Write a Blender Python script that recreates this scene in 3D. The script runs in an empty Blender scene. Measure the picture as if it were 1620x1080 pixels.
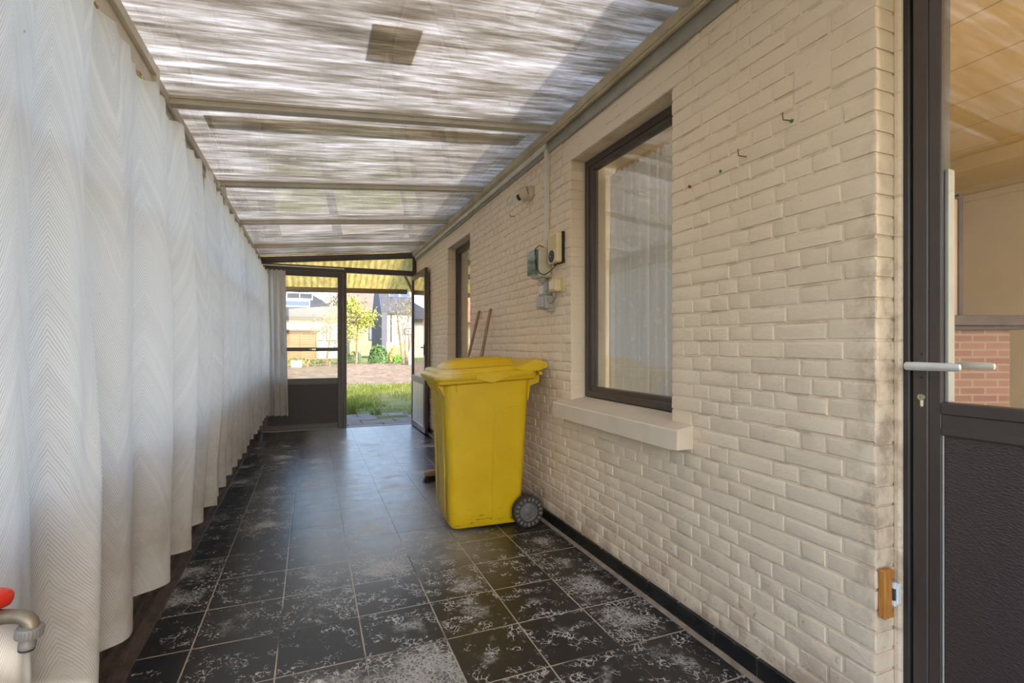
import bpy, bmesh, math, random
from math import sin, cos, pi, sqrt, atan2, floor, radians, exp
from mathutils import Vector, Matrix, noise

random.seed(7)
scene = bpy.context.scene
COL = scene.collection

# ---------------------------------------------------------------- mesh builder
class MB:
    def __init__(self):
        self.v = []; self.f = []; self.uv = {}
    def add(self, vs, fs, M=None):
        o = len(self.v)
        for p in vs:
            p = Vector(p)
            self.v.append(M @ p if M else p)
        for f in fs:
            self.f.append([o + i for i in f])
        return o
    def box(self, x0, x1, y0, y1, z0, z1, M=None):
        if x0 > x1: x0, x1 = x1, x0
        if y0 > y1: y0, y1 = y1, y0
        if z0 > z1: z0, z1 = z1, z0
        vs = [(x0,y0,z0),(x1,y0,z0),(x1,y1,z0),(x0,y1,z0),(x0,y0,z1),(x1,y0,z1),(x1,y1,z1),(x0,y1,z1)]
        self.add(vs, [(0,3,2,1),(4,5,6,7),(0,1,5,4),(1,2,6,5),(2,3,7,6),(3,0,4,7)], M)
        return self
    def cbox(self, x0, x1, y0, y1, z0, z1, b=0.003, M=None, seg=1):
        if x0 > x1: x0, x1 = x1, x0
        if y0 > y1: y0, y1 = y1, y0
        if z0 > z1: z0, z1 = z1, z0
        b = min(b, (x1-x0)*.45, (y1-y0)*.45, (z1-z0)*.45)
        bm = bmesh.new()
        bmesh.ops.create_cube(bm, size=1)
        for q in bm.verts:
            q.co = Vector(((x0+x1)/2 + q.co.x*(x1-x0), (y0+y1)/2 + q.co.y*(y1-y0), (z0+z1)/2 + q.co.z*(z1-z0)))
        bmesh.ops.bevel(bm, geom=list(bm.edges), offset=b, segments=seg, affect='EDGES', profile=0.5)
        bm.verts.index_update()
        self.add([q.co.copy() for q in bm.verts], [[q.index for q in f.verts] for f in bm.faces], M)
        bm.free()
        return self
    def loft(self, rings, cap0=True, cap1=True, closed=True, M=None):
        n = len(rings[0]); vs = []; fs = []
        for r in rings: vs += list(r)
        for k in range(len(rings)-1):
            a = k*n; c = (k+1)*n
            for i in range(n if closed else n-1):
                j = (i+1) % n
                fs.append((a+i, a+j, c+j, c+i))
        if cap0: fs.append(tuple(reversed(range(n))))
        if cap1: fs.append(tuple(range((len(rings)-1)*n, len(rings)*n)))
        self.add(vs, fs, M)
        return self
    def tube(self, path, r, n=8, cap=True, M=None):
        P = [Vector(p) for p in path]
        R = r if isinstance(r, (list, tuple)) else [r]*len(P)
        rings = []; up = None
        for i, p in enumerate(P):
            if i == 0: t = P[1]-P[0]
            elif i == len(P)-1: t = P[-1]-P[-2]
            else: t = (P[i+1]-P[i]).normalized() + (P[i]-P[i-1]).normalized()
            t.normalize()
            if up is None:
                up = Vector((0,0,1)) if abs(t.z) < .9 else Vector((1,0,0))
            a = t.cross(up)
            if a.length < 1e-6: a = t.cross(Vector((0,1,0)))
            a.normalize(); b = a.cross(t).normalized(); up = b
            rings.append([p + (a*cos(2*pi*k/n) + b*sin(2*pi*k/n))*R[i] for k in range(n)])
        rings = [list(reversed(q)) for q in rings]
        return self.loft(rings, cap, cap, True, M)
    def lathe(self, prof, n=24, M=None):
        # prof: list of (r, h) around local Z
        rings = [[(max(r, 1e-4)*cos(2*pi*k/n), max(r, 1e-4)*sin(2*pi*k/n), h) for k in range(n)] for r, h in prof]
        return self.loft(rings, True, True, True, M)
    def prism(self, poly, z0, z1, M=None):
        a = [(x, y, z0) for x, y in poly]; b = [(x, y, z1) for x, y in poly]
        return self.loft([a, b], True, True, True, M)
    def grid(self, fn, nu, nv, uvfn=None):
        o = len(self.v)
        for j in range(nv+1):
            for i in range(nu+1):
                self.v.append(Vector(fn(i/nu, j/nv)))
                if uvfn: self.uv[len(self.v)-1] = uvfn(i/nu, j/nv)
        for j in range(nv):
            for i in range(nu):
                a = o + j*(nu+1) + i
                self.f.append([a, a+1, a+nu+2, a+nu+1])
        return self

WM = {}
def obj(name, mb, mat, parent=None, smooth=35, origin=None):
    """links the collected shapes (world coordinates) as ONE mesh object"""
    if parent is not None: off = WM[parent.name]
    elif origin == 'base':
        xs = [p.x for p in mb.v]; ys = [p.y for p in mb.v]; zs = [p.z for p in mb.v]
        off = Vector(((min(xs)+max(xs))/2, (min(ys)+max(ys))/2, min(zs)))
    elif origin is not None: off = Vector(origin)
    else: off = Vector((0,0,0))
    me = bpy.data.meshes.new(name)
    me.from_pydata([p-off for p in mb.v], [], mb.f)
    if mb.uv:
        ul = me.uv_layers.new(name='UVMap')
        for lp in me.loops:
            ul.data[lp.index].uv = mb.uv.get(lp.vertex_index, (0,0))
    me.validate(); me.update()
    if smooth:
        for p in me.polygons: p.use_smooth = True
        try: me.set_sharp_from_angle(angle=radians(smooth))
        except Exception: pass
    ms = mat if isinstance(mat, (list, tuple)) else [mat]
    for m in ms: me.materials.append(m)
    o = bpy.data.objects.new(name, me); COL.objects.link(o)
    if parent is not None:
        o.parent = parent
    else:
        o.location = off
    WM[o.name] = off
    return o
def thing(name, loc, label=None, cat=None, group=None):
    o = bpy.data.objects.new(name, None); COL.objects.link(o)
    o.location = loc; o.empty_display_size = .1
    WM[o.name] = Vector(loc)
    tag(o, label, cat, group)
    return o
def tag(o, label=None, cat=None, group=None, kind=None):
    if label: o['label'] = label
    if cat: o['category'] = cat
    if group: o['group'] = group
    if kind: o['kind'] = kind
    return o
def struct(name, mb, mat, smooth=35):
    o = obj(name, mb, mat, None, smooth); o['kind'] = 'structure'
    return o
def sroot(name, loc=(0,0,0)):
    o = thing(name, loc); o['kind'] = 'structure'
    return o
def frame_to(origin, zaxis, xhint=(0,0,1)):
    z = Vector(zaxis).normalized(); x = Vector(xhint); x = (x - z*x.dot(z)).normalized(); y = z.cross(x)
    M = Matrix((x, y, z)).transposed().to_4x4(); M.translation = Vector(origin)
    return M
def rrect(cx, cy, hx, hy, r, z, n=6):
    """rounded rectangle ring, counter-clockwise"""
    pts = []
    for sx, sy, a0 in ((1,1,0),(-1,1,90),(-1,-1,180),(1,-1,270)):
        for k in range(n+1):
            a = radians(a0 + 90*k/n)
            pts.append((cx + sx*(hx-r) + r*cos(a), cy + sy*(hy-r) + r*sin(a), z))
    return pts

# ---------------------------------------------------------------- materials
class NT:
    def __init__(self, name):
        self.m = bpy.data.materials.new(name); self.m.use_nodes = True
        self.t = self.m.node_tree; self.t.nodes.clear()
        self.out = self.n('ShaderNodeOutputMaterial')
    def n(self, typ, **kw):
        nd = self.t.nodes.new(typ)
        for k, v in kw.items(): setattr(nd, k, v)
        return nd
    def l(self, a, b): self.t.links.new(a, b)
    def setin(self, nd, key, val):
        if hasattr(val, 'is_linked') or isinstance(val, bpy.types.NodeSocket): self.l(val, nd.inputs[key])
        else:
            if isinstance(val, (tuple, list)) and len(val) == 3 and nd.inputs[key].type == 'RGBA': val = (*val, 1)
            nd.inputs[key].default_value = val
    def bsdf(self, color, rough=.5, spec=.5, metal=0, normal=None, **kw):
        b = self.n('ShaderNodeBsdfPrincipled')
        self.setin(b, 'Base Color', color); self.setin(b, 'Roughness', rough); self.setin(b, 'Metallic', metal)
        self.setin(b, 'Specular IOR Level', spec)
        if normal: self.l(normal, b.inputs['Normal'])
        for k, v in kw.items(): self.setin(b, k, v)
        return b
    def done(self, sh): self.l(sh.outputs[0], self.out.inputs[0]); return self.m
    def obj(self): return self.n('ShaderNodeTexCoord').outputs['Object']
    def uv(self): return self.n('ShaderNodeTexCoord').outputs['UV']
    def map(self, vec, scale=(1,1,1), loc=(0,0,0), rot=(0,0,0)):
        m = self.n('ShaderNodeMapping'); self.l(vec, m.inputs[0])
        m.inputs['Scale'].default_value = scale; m.inputs['Location'].default_value = loc; m.inputs['Rotation'].default_value = rot
        return m.outputs[0]
    def noise(self, vec, scale=5, detail=3, rough=.5, dist=0):
        x = self.n('ShaderNodeTexNoise'); self.l(vec, x.inputs['Vector'])
        x.inputs['Scale'].default_value = scale; x.inputs['Detail'].default_value = detail
        x.inputs['Roughness'].default_value = rough; x.inputs['Distortion'].default_value = dist
        return x.outputs[0]
    def ramp(self, fac, stops, interp='LINEAR'):
        r = self.n('ShaderNodeValToRGB'); self.l(fac, r.inputs[0]); r.color_ramp.interpolation = interp
        e = r.color_ramp.elements
        while len(e) < len(stops): e.new(.5)
        for q, (p, c) in zip(e, stops):
            q.position = p; q.color = c if len(c) == 4 else (*c, 1)
        return r.outputs[0]
    def step(self, fac, a, b):
        """0 below a, 1 above b"""
        m = self.n('ShaderNodeMapRange'); m.clamp = True; m.interpolation_type = 'SMOOTHSTEP' if a < b else 'LINEAR'
        self.l(fac, m.inputs[0]); m.inputs[1].default_value = a; m.inputs[2].default_value = b
        m.inputs[3].default_value = 0; m.inputs[4].default_value = 1
        return m.outputs[0]
    def math(self, op, a, b=None, c=None):
        m = self.n('ShaderNodeMath', operation=op)
        for i, q in enumerate((a, b, c)):
            if q is None: continue
            if isinstance(q, (int, float)): m.inputs[i].default_value = q
            else: self.l(q, m.inputs[i])
        return m.outputs[0]
    def mix(self, fac, a, b, blend='MIX'):
        m = self.n('ShaderNodeMix', data_type='RGBA', blend_type=blend)
        for k, q in ((0, fac), (6, a), (7, b)):
            if isinstance(q, (int, float)): m.inputs[k].default_value = q
            elif isinstance(q, (tuple, list)): m.inputs[k].default_value = q if len(q) == 4 else (*q, 1)
            else: self.l(q, m.inputs[k])
        return m.outputs[2]
    def sep(self, vec):
        s = self.n('ShaderNodeSeparateXYZ'); self.l(vec, s.inputs[0]); return s.outputs
    def comb(self, x, y, z):
        s = self.n('ShaderNodeCombineXYZ')
        for i, q in enumerate((x, y, z)):
            if isinstance(q, (int, float)): s.inputs[i].default_value = q
            else: self.l(q, s.inputs[i])
        return s.outputs[0]
    def bump(self, h, strength=.3, dist=.01, normal=None):
        b = self.n('ShaderNodeBump'); self.l(h, b.inputs['Height']); b.inputs['Strength'].default_value = strength
        b.inputs['Distance'].default_value = dist
        if normal: self.l(normal, b.inputs['Normal'])
        return b.outputs[0]
    def mixsh(self, fac, a, b):
        m = self.n('ShaderNodeMixShader')
        if isinstance(fac, (int, float)): m.inputs[0].default_value = fac
        else: self.l(fac, m.inputs[0])
        self.l(a.outputs[0], m.inputs[1]); self.l(b.outputs[0], m.inputs[2])
        return m
def s2l(r, g, b):
    f = lambda c: (c/255/12.92 if c/255 <= .04045 else ((c/255+.055)/1.055)**2.4)
    return (f(r), f(g), f(b))
def simple(name, rgb, rough=.5, metal=0, var=.12, scale=8, bump=0, bscale=60, spec=.5):
    """plain painted / plastic / metal surface with a little procedural unevenness"""
    t = NT(name); c = s2l(*rgb); o = t.obj()
    n = t.noise(o, scale, 4, .6)
    lo = tuple(x*(1-var) for x in c); hi = tuple(min(1, x*(1+var)) for x in c)
    col = t.ramp(n, [(.3, lo), (.7, hi)])
    nm = None
    if bump: nm = t.bump(t.noise(o, bscale, 3), bump, .004)
    return t.done(t.bsdf(col, rough, spec, metal, nm))
M = {}
M['frame'] = simple('dark_brown_aluminium', (76,65,59), .38, .0, .12, 6, .03, 200)
M['frame_black'] = simple('black_brown_profile', (52,47,46), .42, 0, .2, 9, .03, 200)
M['grey_alu'] = simple('weathered_grey_aluminium', (196,186,170), .5, .0, .15, 5, .03, 150)
M['olive'] = simple('olive_grey_flashing', (160,153,138), .5, .05, .15, 6, .05, 90)
M['olive_beam'] = simple('dusty_olive_beam', (192,174,142), .55, 0, .18, 7, .08, 90)
M['cream_plastic'] = simple('aged_cream_plastic', (224,214,192), .45, 0, .06, 10)
M['trunk'] = simple('cream_trunking', (216,205,186), .45, 0, .1, 9)
M['grey_plastic'] = simple('grey_plastic', (176,174,166), .45, 0, .08, 12)
M['box_plastic'] = simple('beige_grey_box', (198,188,164), .45, 0, .08, 12)
M['ivory'] = simple('yellowed_ivory_plastic', (226,204,156), .42, 0, .06, 12)
M['black'] = simple('black_rubber', (38,37,35), .65, 0, .25, 30, .1, 120)
M['darkgrey'] = simple('dark_grey_plastic', (62,62,62), .5, 0, .2, 20)
M['cable_brown'] = simple('brown_cable', (92,66,52), .5, 0, .1, 20)
M['cable_grey'] = simple('grey_cable', (140,136,128), .5, 0, .1, 20)
M['steel'] = simple('brushed_steel', (190,188,184), .3, .9, .08, 40)
M['steel_worn'] = simple('worn_satin_aluminium', (226,222,214), .36, .35, .1, 30, .08, 90)
M['brass'] = simple('dull_brass', (190,176,146), .38, .6, .15, 40)
M['curtain_wire'] = simple('yellowed_curtain_tape', (186,160,106), .7, 0, .3, 40)
M['hook_metal'] = simple('rusty_brass_hook', (122,96,60), .5, .4, .3, 60)
M['plug_green'] = simple('green_wall_plug', (60,130,104), .5, 0, .1, 20)
M['plug_red'] = simple('red_brown_wall_plug', (150,64,46), .5, 0, .1, 20)
M['porcelain'] = simple('aged_cream_porcelain', (206,190,162), .35, 0, .12, 20)
M['bakelite'] = simple('brown_bakelite', (58,40,30), .35, 0, .2, 20)
M['red'] = simple('red_orange_plastic', (206,48,26), .32, 0, .06, 20)
M['tap'] = simple('dull_nickel_brass', (122,110,92), .42, .35, .25, 26, .12, 110)
M['white_paint'] = simple('white_painted_wood', (228,228,226), .5, 0, .05, 10)
M['room_wall'] = simple('beige_plaster', (214,196,160), .8, 0, .06, 3, .05, 60)
M['mantel'] = simple('dark_brown_wood', (92,76,68), .5, 0, .2, 12)
M['pale_panel'] = simple('pale_pinkish_panel', (206,180,158), .6, 0, .05, 6)
M['render_white'] = simple('white_render', (158,154,146), .85, 0, .05, 1)
M['render_cream'] = simple('cream_render', (160,146,114), .85, 0, .05, 1)
M['slate'] = simple('blue_grey_roof_tiles', (58,58,63), .6, 0, .15, 3, .2, 8)
M['slate_dark'] = simple('dark_slate_cladding', (80,80,88), .7, 0, .12, 3)
M['tile_brown'] = simple('brown_pink_roof_tiles', (106,88,80), .8, 0, .2, 3, .3, 8)
M['tile_red'] = simple('red_roof_tiles', (196,120,96), .8, 0, .2, 5, .3, 12)
M['solar'] = simple('solar_panel_glass', (70,78,98), .2, 0, .1, 2)
M['skylight'] = simple('skylight_glass', (90,100,114), .15, 0, .05, 2)
M['win_glass_far'] = simple('far_window_glass', (120,126,134), .15, 0, .1, 2)
M['concrete'] = simple('weathered_concrete', (168,166,162), .85, 0, .18, 5, .2, 30)
M['bark'] = simple('pale_bark', (126,113,92), .85, 0, .2, 6, .3, 30)
M['bark_dark'] = simple('brown_bark', (130,108,86), .85, 0, .25, 6, .3, 30)
M['leaf_lime'] = simple('yellow_green_leaves', (146,150,62), .7, 0, .25, 3)
M['leaf_dark'] = simple('dark_green_ivy', (84,112,60), .65, 0, .35, 2)
M['leaf_olive'] = simple('olive_leaves', (118,116,66), .7, 0, .3, 3)
M['leaf_pine'] = simple('dark_pine_needles', (78,98,74), .8, 0, .3, 2)
M['twig_brown'] = simple('brown_twigs', (150,124,100), .85, 0, .3, 3)
M['wire_green'] = simple('green_wire_fence', (90,140,110), .5, 0, .1, 4)
M['crate_white'] = simple('white_crate', (222,226,228), .5, 0, .05, 4)
M['canvas'] = simple('beige_canvas', (214,190,136), .85, 0, .12, 9, .2, 300)

def thin_ior(t):
    # both faces of a thin pane reflect alike
    g = t.n('ShaderNodeNewGeometry')
    return t.math('ADD', 1.5, t.math('MULTIPLY', g.outputs['Backfacing'], 1/1.5-1.5))
def glass(name, tint=(1,1,1), k=1.0, rough=0.0, haze=0.0):
    t = NT(name)
    tr = t.n('ShaderNodeBsdfTransparent'); tr.inputs[0].default_value = (*tint, 1)
    gl = t.n('ShaderNodeBsdfGlossy'); gl.inputs['Roughness'].default_value = rough
    fr = t.n('ShaderNodeFresnel'); t.l(thin_ior(t), fr.inputs[0])
    f = t.math('MINIMUM', t.math('MULTIPLY', fr.outputs[0], 1.7*k), 1.0)
    sh = t.mixsh(f, tr, gl)
    if haze:
        d = t.n('ShaderNodeBsdfDiffuse'); d.inputs[0].default_value = (.8,.8,.78,1)
        hz = t.math('MULTIPLY', t.step(t.noise(t.obj(), 3, 4, .6), .35, .8), haze)
        sh = t.mixsh(hz, sh, d)
    return t.done(sh)
M['glass'] = glass('window_glass', (.97,.98,.97), 1.0)
M['glass_dusty'] = glass('dusty_glass', (.95,.96,.95), 1.0, 0, .05)
M['glass_green'] = glass('green_tinted_cover', (.45,.62,.55), 1.4, .06)
M['bulb'] = glass('clear_bulb_glass', (.97,.97,.96), 1.6)

# ---- cream painted brick
def m_brick():
    t = NT('cream_painted_brick'); o = t.obj(); x, y, z = t.sep(o)
    big = t.noise(o, 1.3, 3, .5); mid = t.noise(o, 9, 4, .6); fine = t.noise(o, 70, 3, .6)
    col = t.ramp(big, [(.3, s2l(227,205,176)), (.7, s2l(235,214,185))])
    col = t.mix(t.math('MULTIPLY', t.step(mid, .5, .8), .35), col, s2l(212,192,168))
    # grime: brown specks low on the wall, a dirty band on the corner by the door
    low = t.math('SUBTRACT', 1.0, t.step(z, .08, .62))
    spk = t.step(t.noise(o, 34, 5, .7), .58, .7)
    col = t.mix(t.math('MULTIPLY', t.math('MULTIPLY', low, spk), .65), col, s2l(140,104,80))
    mud = t.math('MULTIPLY', t.math('SUBTRACT', 1.0, t.step(z, .06, .30)), t.step(mid, .40, .62))
    col = t.mix(t.math('MULTIPLY', mud, .55), col, s2l(166,128,100))
    cor = t.math('MULTIPLY', t.math('SUBTRACT', 1.0, t.step(y, .885, .97)), t.step(t.noise(t.map(o, (3,3,2.2)), 6, 5, .65), .42, .66))
    corz = t.math('MULTIPLY', t.step(z, .2, .5), t.math('SUBTRACT', 1.0, t.step(z, 1.05, 2.1)))
    col = t.mix(t.math('MULTIPLY', t.math('MULTIPLY', cor, corz), .5), col, s2l(148,116,84))
    dots = t.step(t.noise(o, 95, 2, .5), .72, .76)
    col = t.mix(t.math('MULTIPLY', dots, .45), col, s2l(128,98,78))
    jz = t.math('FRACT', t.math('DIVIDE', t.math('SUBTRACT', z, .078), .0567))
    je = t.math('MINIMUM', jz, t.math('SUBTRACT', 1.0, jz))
    jm = t.math('MULTIPLY', t.math('SUBTRACT', 1.0, t.step(je, .03, .12)), t.step(t.noise(t.map(o, (1, 9, 30)), 1, 4, .65), .50, .66))  # broken brown lines paint in the thin shadows under the courses
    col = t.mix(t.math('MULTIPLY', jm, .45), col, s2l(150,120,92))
    rg = t.noise(t.map(o, (1, 26, 40)), 1, 4, .6)
    h = t.math('ADD', t.math('ADD', t.math('MULTIPLY', mid, .5), t.math('MULTIPLY', fine, .25)), t.math('MULTIPLY', rg, .55))
    nm = t.bump(h, .75, .007)
    return t.done(t.bsdf(col, .62, .3, 0, nm))
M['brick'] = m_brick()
M['sill'] = simple('cream_painted_concrete', (222,203,178), .65, 0, .07, 5, .25, 60)

# ---- black flecked floor tiles
def m_floor():
    t = NT('black_flecked_tiles'); o = t.obj(); x, y, z = t.sep(o)
    u = t.math('DIVIDE', t.math('ADD', x, .42), .302); v = t.math('DIVIDE', t.math('SUBTRACT', y, 2.18), .2965)
    fu = t.math('FRACT', u); fv = t.math('FRACT', v)
    iu = t.math('FLOOR', u); iv = t.math('FLOOR', v)
    wn = t.n('ShaderNodeTexWhiteNoise'); wn.noise_dimensions = '3D'; t.l(t.comb(iu, iv, 0), wn.inputs[0])
    rnd = wn.outputs[0]; rcol = wn.outputs[1]
    eu = t.math('MULTIPLY', t.math('MINIMUM', fu, t.math('SUBTRACT', 1.0, fu)), .302)
    ev = t.math('MULTIPLY', t.math('MINIMUM', fv, t.math('SUBTRACT', 1.0, fv)), .2965)
    e = t.math('MINIMUM', eu, ev)
    wob = t.math('MULTIPLY', t.math('SUBTRACT', t.noise(o, 20, 3, .6), .5), .003)
    grout = t.math('SUBTRACT', 1.0, t.step(t.math('ADD', e, wob), .0019, .0036))
    # per tile shift of the fleck pattern
    vm = t.n('ShaderNodeVectorMath', operation='MULTIPLY_ADD'); t.l(rcol, vm.inputs[0]); vm.inputs[1].default_value = (9,9,9); t.l(o, vm.inputs[2])
    p = vm.outputs[0]
    bl = t.n('ShaderNodeVectorMath', operation='DISTANCE'); t.l(o, bl.inputs[0]); bl.inputs[1].default_value = (.72, 2.0, 0)
    worn0 = t.math('SUBTRACT', 1.0, t.step(bl.outputs['Value'], .15, .95))
    dn = t.n('ShaderNodeTexNoise'); t.l(p, dn.inputs['Vector']); dn.inputs['Scale'].default_value = 16; dn.inputs['Detail'].default_value = 4
    vd = t.n('ShaderNodeVectorMath', operation='MULTIPLY_ADD'); t.l(dn.outputs[1], vd.inputs[0]); vd.inputs[1].default_value = (.07,.07,.07); t.l(p, vd.inputs[2])
    vo = t.n('ShaderNodeTexVoronoi', feature='DISTANCE_TO_EDGE'); t.l(vd.outputs[0], vo.inputs['Vector']); vo.inputs['Scale'].default_value = 44
    vein0 = t.math('SUBTRACT', 1.0, t.step(vo.outputs[0], .02, .10))
    brk = t.noise(p, 75, 2, .5)
    bthr = t.math('SUBTRACT', brk, t.math('MULTIPLY', worn0, -.22))
    vein = t.math('MULTIPLY', vein0, t.step(bthr, .46, .54))
    patch = t.noise(p, 13, 4, .62)
    worn = worn0
    pthr = t.math('ADD', t.math('ADD', patch, t.math('MULTIPLY', worn, .05)), t.math('MULTIPLY', t.math('SUBTRACT', rnd, .5), .12))
    m1 = t.math('MULTIPLY', vein, t.step(pthr, .50, .59))
    blob = t.step(t.noise(p, 60, 3, .6, .4), .64, .70)
    m2 = t.math('MULTIPLY', blob, t.step(pthr, .44, .58))
    # pale reticulated bloom, a patch on some of the tiles
    v2 = t.n('ShaderNodeTexVoronoi', feature='DISTANCE_TO_EDGE'); t.l(vd.outputs[0], v2.inputs['Vector']); v2.inputs['Scale'].default_value = 62
    ret = t.math('SUBTRACT', 1.0, t.step(v2.outputs[0], .0, .30))
    du = t.math('SUBTRACT', fu, .5); dv = t.math('SUBTRACT', fv, .5)
    rad = t.math('SQRT', t.math('ADD', t.math('MULTIPLY', du, du), t.math('MULTIPLY', dv, dv)))
    lump = t.math('ADD', t.math('MULTIPLY', t.noise(p, 9, 4, .6), .9), t.math('SUBTRACT', .12, t.math('MULTIPLY', rad, .62)))
    cho = t.math('ADD', t.math('MULTIPLY', wn.outputs[0], .44), t.math('MULTIPLY', worn, .26))
    lum = t.step(t.math('ADD', lump, cho), .72, 1.0)
    film = t.math('MULTIPLY', lum, t.math('ADD', .16, t.math('MULTIPLY', ret, .68)))
    fleck = t.math('MAXIMUM', t.math('MAXIMUM', m1, m2), film)
    base = t.mix(rnd, s2l(38,37,40), s2l(54,49,44))
    # olive-brown tint in front of the bin side
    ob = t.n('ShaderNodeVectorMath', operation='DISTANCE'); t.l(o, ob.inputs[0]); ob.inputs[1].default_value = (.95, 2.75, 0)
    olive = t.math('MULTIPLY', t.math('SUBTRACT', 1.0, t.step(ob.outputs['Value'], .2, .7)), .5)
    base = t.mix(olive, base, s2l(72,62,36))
    # dust plus painted doorway sheen on the walked middle, brown dirt in the far left corner
    wx = t.math('MULTIPLY', t.step(x, -.15, .1), t.math('SUBTRACT', 1.0, t.step(x, .75, 1.1)))
    wy = t.step(y, 2.1, 3.0)
    dust_sheen = t.math('MULTIPLY', t.math('MULTIPLY', wx, wy), t.math('ADD', .42, t.math('MULTIPLY', t.noise(o, 7, 5, .65), .6)))
    base = t.mix(dust_sheen, base, s2l(160,158,158))
    cd = t.math('MULTIPLY', t.math('MULTIPLY', t.math('SUBTRACT', 1.0, t.step(x, -.4, .2)), t.step(y, 5.2, 6.6)), t.step(t.noise(o, 9, 4, .6), .4, .65))
    base = t.mix(t.math('MULTIPLY', cd, .6), base, s2l(92,72,50))
    fcol = t.mix(t.noise(p, 25, 2), s2l(214,204,190), s2l(196,198,200))
    col = t.mix(t.math('MULTIPLY', fleck, .85), base, fcol)
    gcol = t.mix(t.math('MULTIPLY', t.step(t.noise(o, 2.5, 3), .36, .52), t.math('SUBTRACT', 1.0, t.math('MULTIPLY', t.step(y, 2.6, 3.4), .75))), s2l(58,52,48), s2l(176,164,146))
    col = t.mix(grout, col, gcol)
    rough = t.math('ADD', .22, t.math('ADD', t.math('MULTIPLY', fleck, .2), t.math('MULTIPLY', t.noise(o, 11, 4, .6), .18)))
    hh = t.math('ADD', t.math('MULTIPLY', grout, -1.0), t.math('ADD', t.math('MULTIPLY', fleck, .12), t.math('MULTIPLY', t.noise(o, 60, 3), .15)))
    nm = t.bump(hh, .35, .003)
    return t.done(t.bsdf(col, rough, .5, 0, nm))
M['floor'] = m_floor()

# ---- black skirting tiles with pale joints every 20 cm
def m_skirt():
    t = NT('black_skirting_tiles'); o = t.obj()
    n = t.noise(o, 22, 5, .65)
    col = t.ramp(n, [(.35, s2l(24,24,24)), (.62, s2l(40,38,36)), (.75, s2l(86,76,64))])
    return t.done(t.bsdf(col, .25, .5, 0, t.bump(n, .1, .003)))
M['skirt'] = m_skirt()
M['grout'] = simple('pale_grout', (176,160,138), .9, 0, .2, 20, .2, 60)
M['mortar'] = simple('grey_mortar_fillet', (140,124,106), .9, 0, .25, 14, .4, 60)

# ---- translucent fluted roof sheet, streaked along the flutes with painted reflections and dirt
def m_roof():
    t = NT('translucent_fluted_sheet'); o = t.obj(); x, y, z = t.sep(o)
    a = t.noise(t.map(o, (3.6, 34, 1)), 1, 5, .66)
    b = t.noise(t.map(o, (2.0, 13, 1), (3,1,0)), 1, 4, .6)
    c = t.noise(t.map(o, (3.2, 70, 1), (0,7,0)), 1, 3, .6)
    g = t.noise(t.map(o, (2.2, 3.4, 1), (5,2,0)), 1, 3, .55)
    s = t.math('ADD', t.math('ADD', t.math('MULTIPLY', a, .39), t.math('MULTIPLY', b, .36)), t.math('ADD', t.math('MULTIPLY', c, .17), t.math('MULTIPLY', g, .16)))
    col = t.ramp(s, [(.36, s2l(50,43,34)), (.445, s2l(74,66,55)), (.52, s2l(101,94,83)), (.60, s2l(138,133,127)), (.70, s2l(186,184,181))])
    fl = t.math('SINE', t.math('MULTIPLY', y, 2*pi/.012))
    nm = t.bump(fl, .35, .002)
    tr = t.n('ShaderNodeBsdfTranslucent'); t.l(col, tr.inputs[0])
    df = t.n('ShaderNodeBsdfDiffuse'); t.l(t.mix(.5, col, (.8,.8,.8)), df.inputs[0])
    gl = t.n('ShaderNodeBsdfGlossy'); gl.inputs['Roughness'].default_value = .24; t.l(nm, gl.inputs['Normal'])
    lw = t.n('ShaderNodeFresnel'); t.l(thin_ior(t), lw.inputs[0])
    sh = t.mixsh(.18, tr, df)
    sh = t.mixsh(t.math('MULTIPLY', lw.outputs[0], .9), sh, gl)
    return t.done(sh)
M['roof'] = m_roof()
M['roof_top'] = glass('clear_top_skin', (.98,.98,.98), .6)

# ---- zigzag striped curtain cloth (uv in metres: u across the cloth, v up)
def m_curtain(name, base, line, trans=.45, low_shade_spots=True):
    t = NT(name); uv = t.uv(); u, v, _ = t.sep(uv)
    pu = t.math('PINGPONG', u, .135)
    jag = t.math('MULTIPLY', t.math('SUBTRACT', t.noise(uv, 7, 3), .5), .045)
    d = t.math('ADD', t.math('ADD', v, jag), t.math('MULTIPLY', pu, 2.3))
    st = t.math('FRACT', t.math('DIVIDE', d, .0118))
    tri = t.math('ABSOLUTE', t.math('SUBTRACT', st, .5))
    ln = t.step(tri, .26, .42)
    wgt = t.noise(t.comb(t.math('MULTIPLY', d, 26), t.math('MULTIPLY', u, .4), 0), 1, 3, .6)
    lnw = t.math('MULTIPLY', ln, t.step(wgt, .25, .55))
    lw2 = t.math('MULTIPLY', t.step(t.noise(t.comb(t.math('MULTIPLY', d, 9), 4, 0), 1, 2), .45, .65), .13)
    col = t.mix(t.math('MAXIMUM', t.math('MULTIPLY', lnw, .50), lw2), base, line)
    if low_shade_spots:
        dz = t.math('MULTIPLY', t.math('SUBTRACT', 1.0, t.step(v, .35, .95)), t.math('ADD', .35, t.step(t.noise(uv, 5, 5, .65), .38, .70)))  # tints the lower cloth for its missing backlight, mottled with dirt
        col = t.mix(t.math('MULTIPLY', dz, .42), col, s2l(176,156,132))
        sp = t.step(t.noise(uv, 30, 3, .5), .735, .75)
        col = t.mix(t.math('MULTIPLY', sp, .5), col, s2l(120,100,84))
    weave = t.noise(t.map(uv, (240, 240, 1)), 1, 2)
    nm = t.bump(weave, .12, .002)
    df = t.n('ShaderNodeBsdfDiffuse'); t.l(col, df.inputs[0]); t.l(nm, df.inputs['Normal'])
    tr = t.n('ShaderNodeBsdfTranslucent'); t.l(col, tr.inputs[0])
    return t.done(t.mixsh(trans, df, tr))
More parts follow.
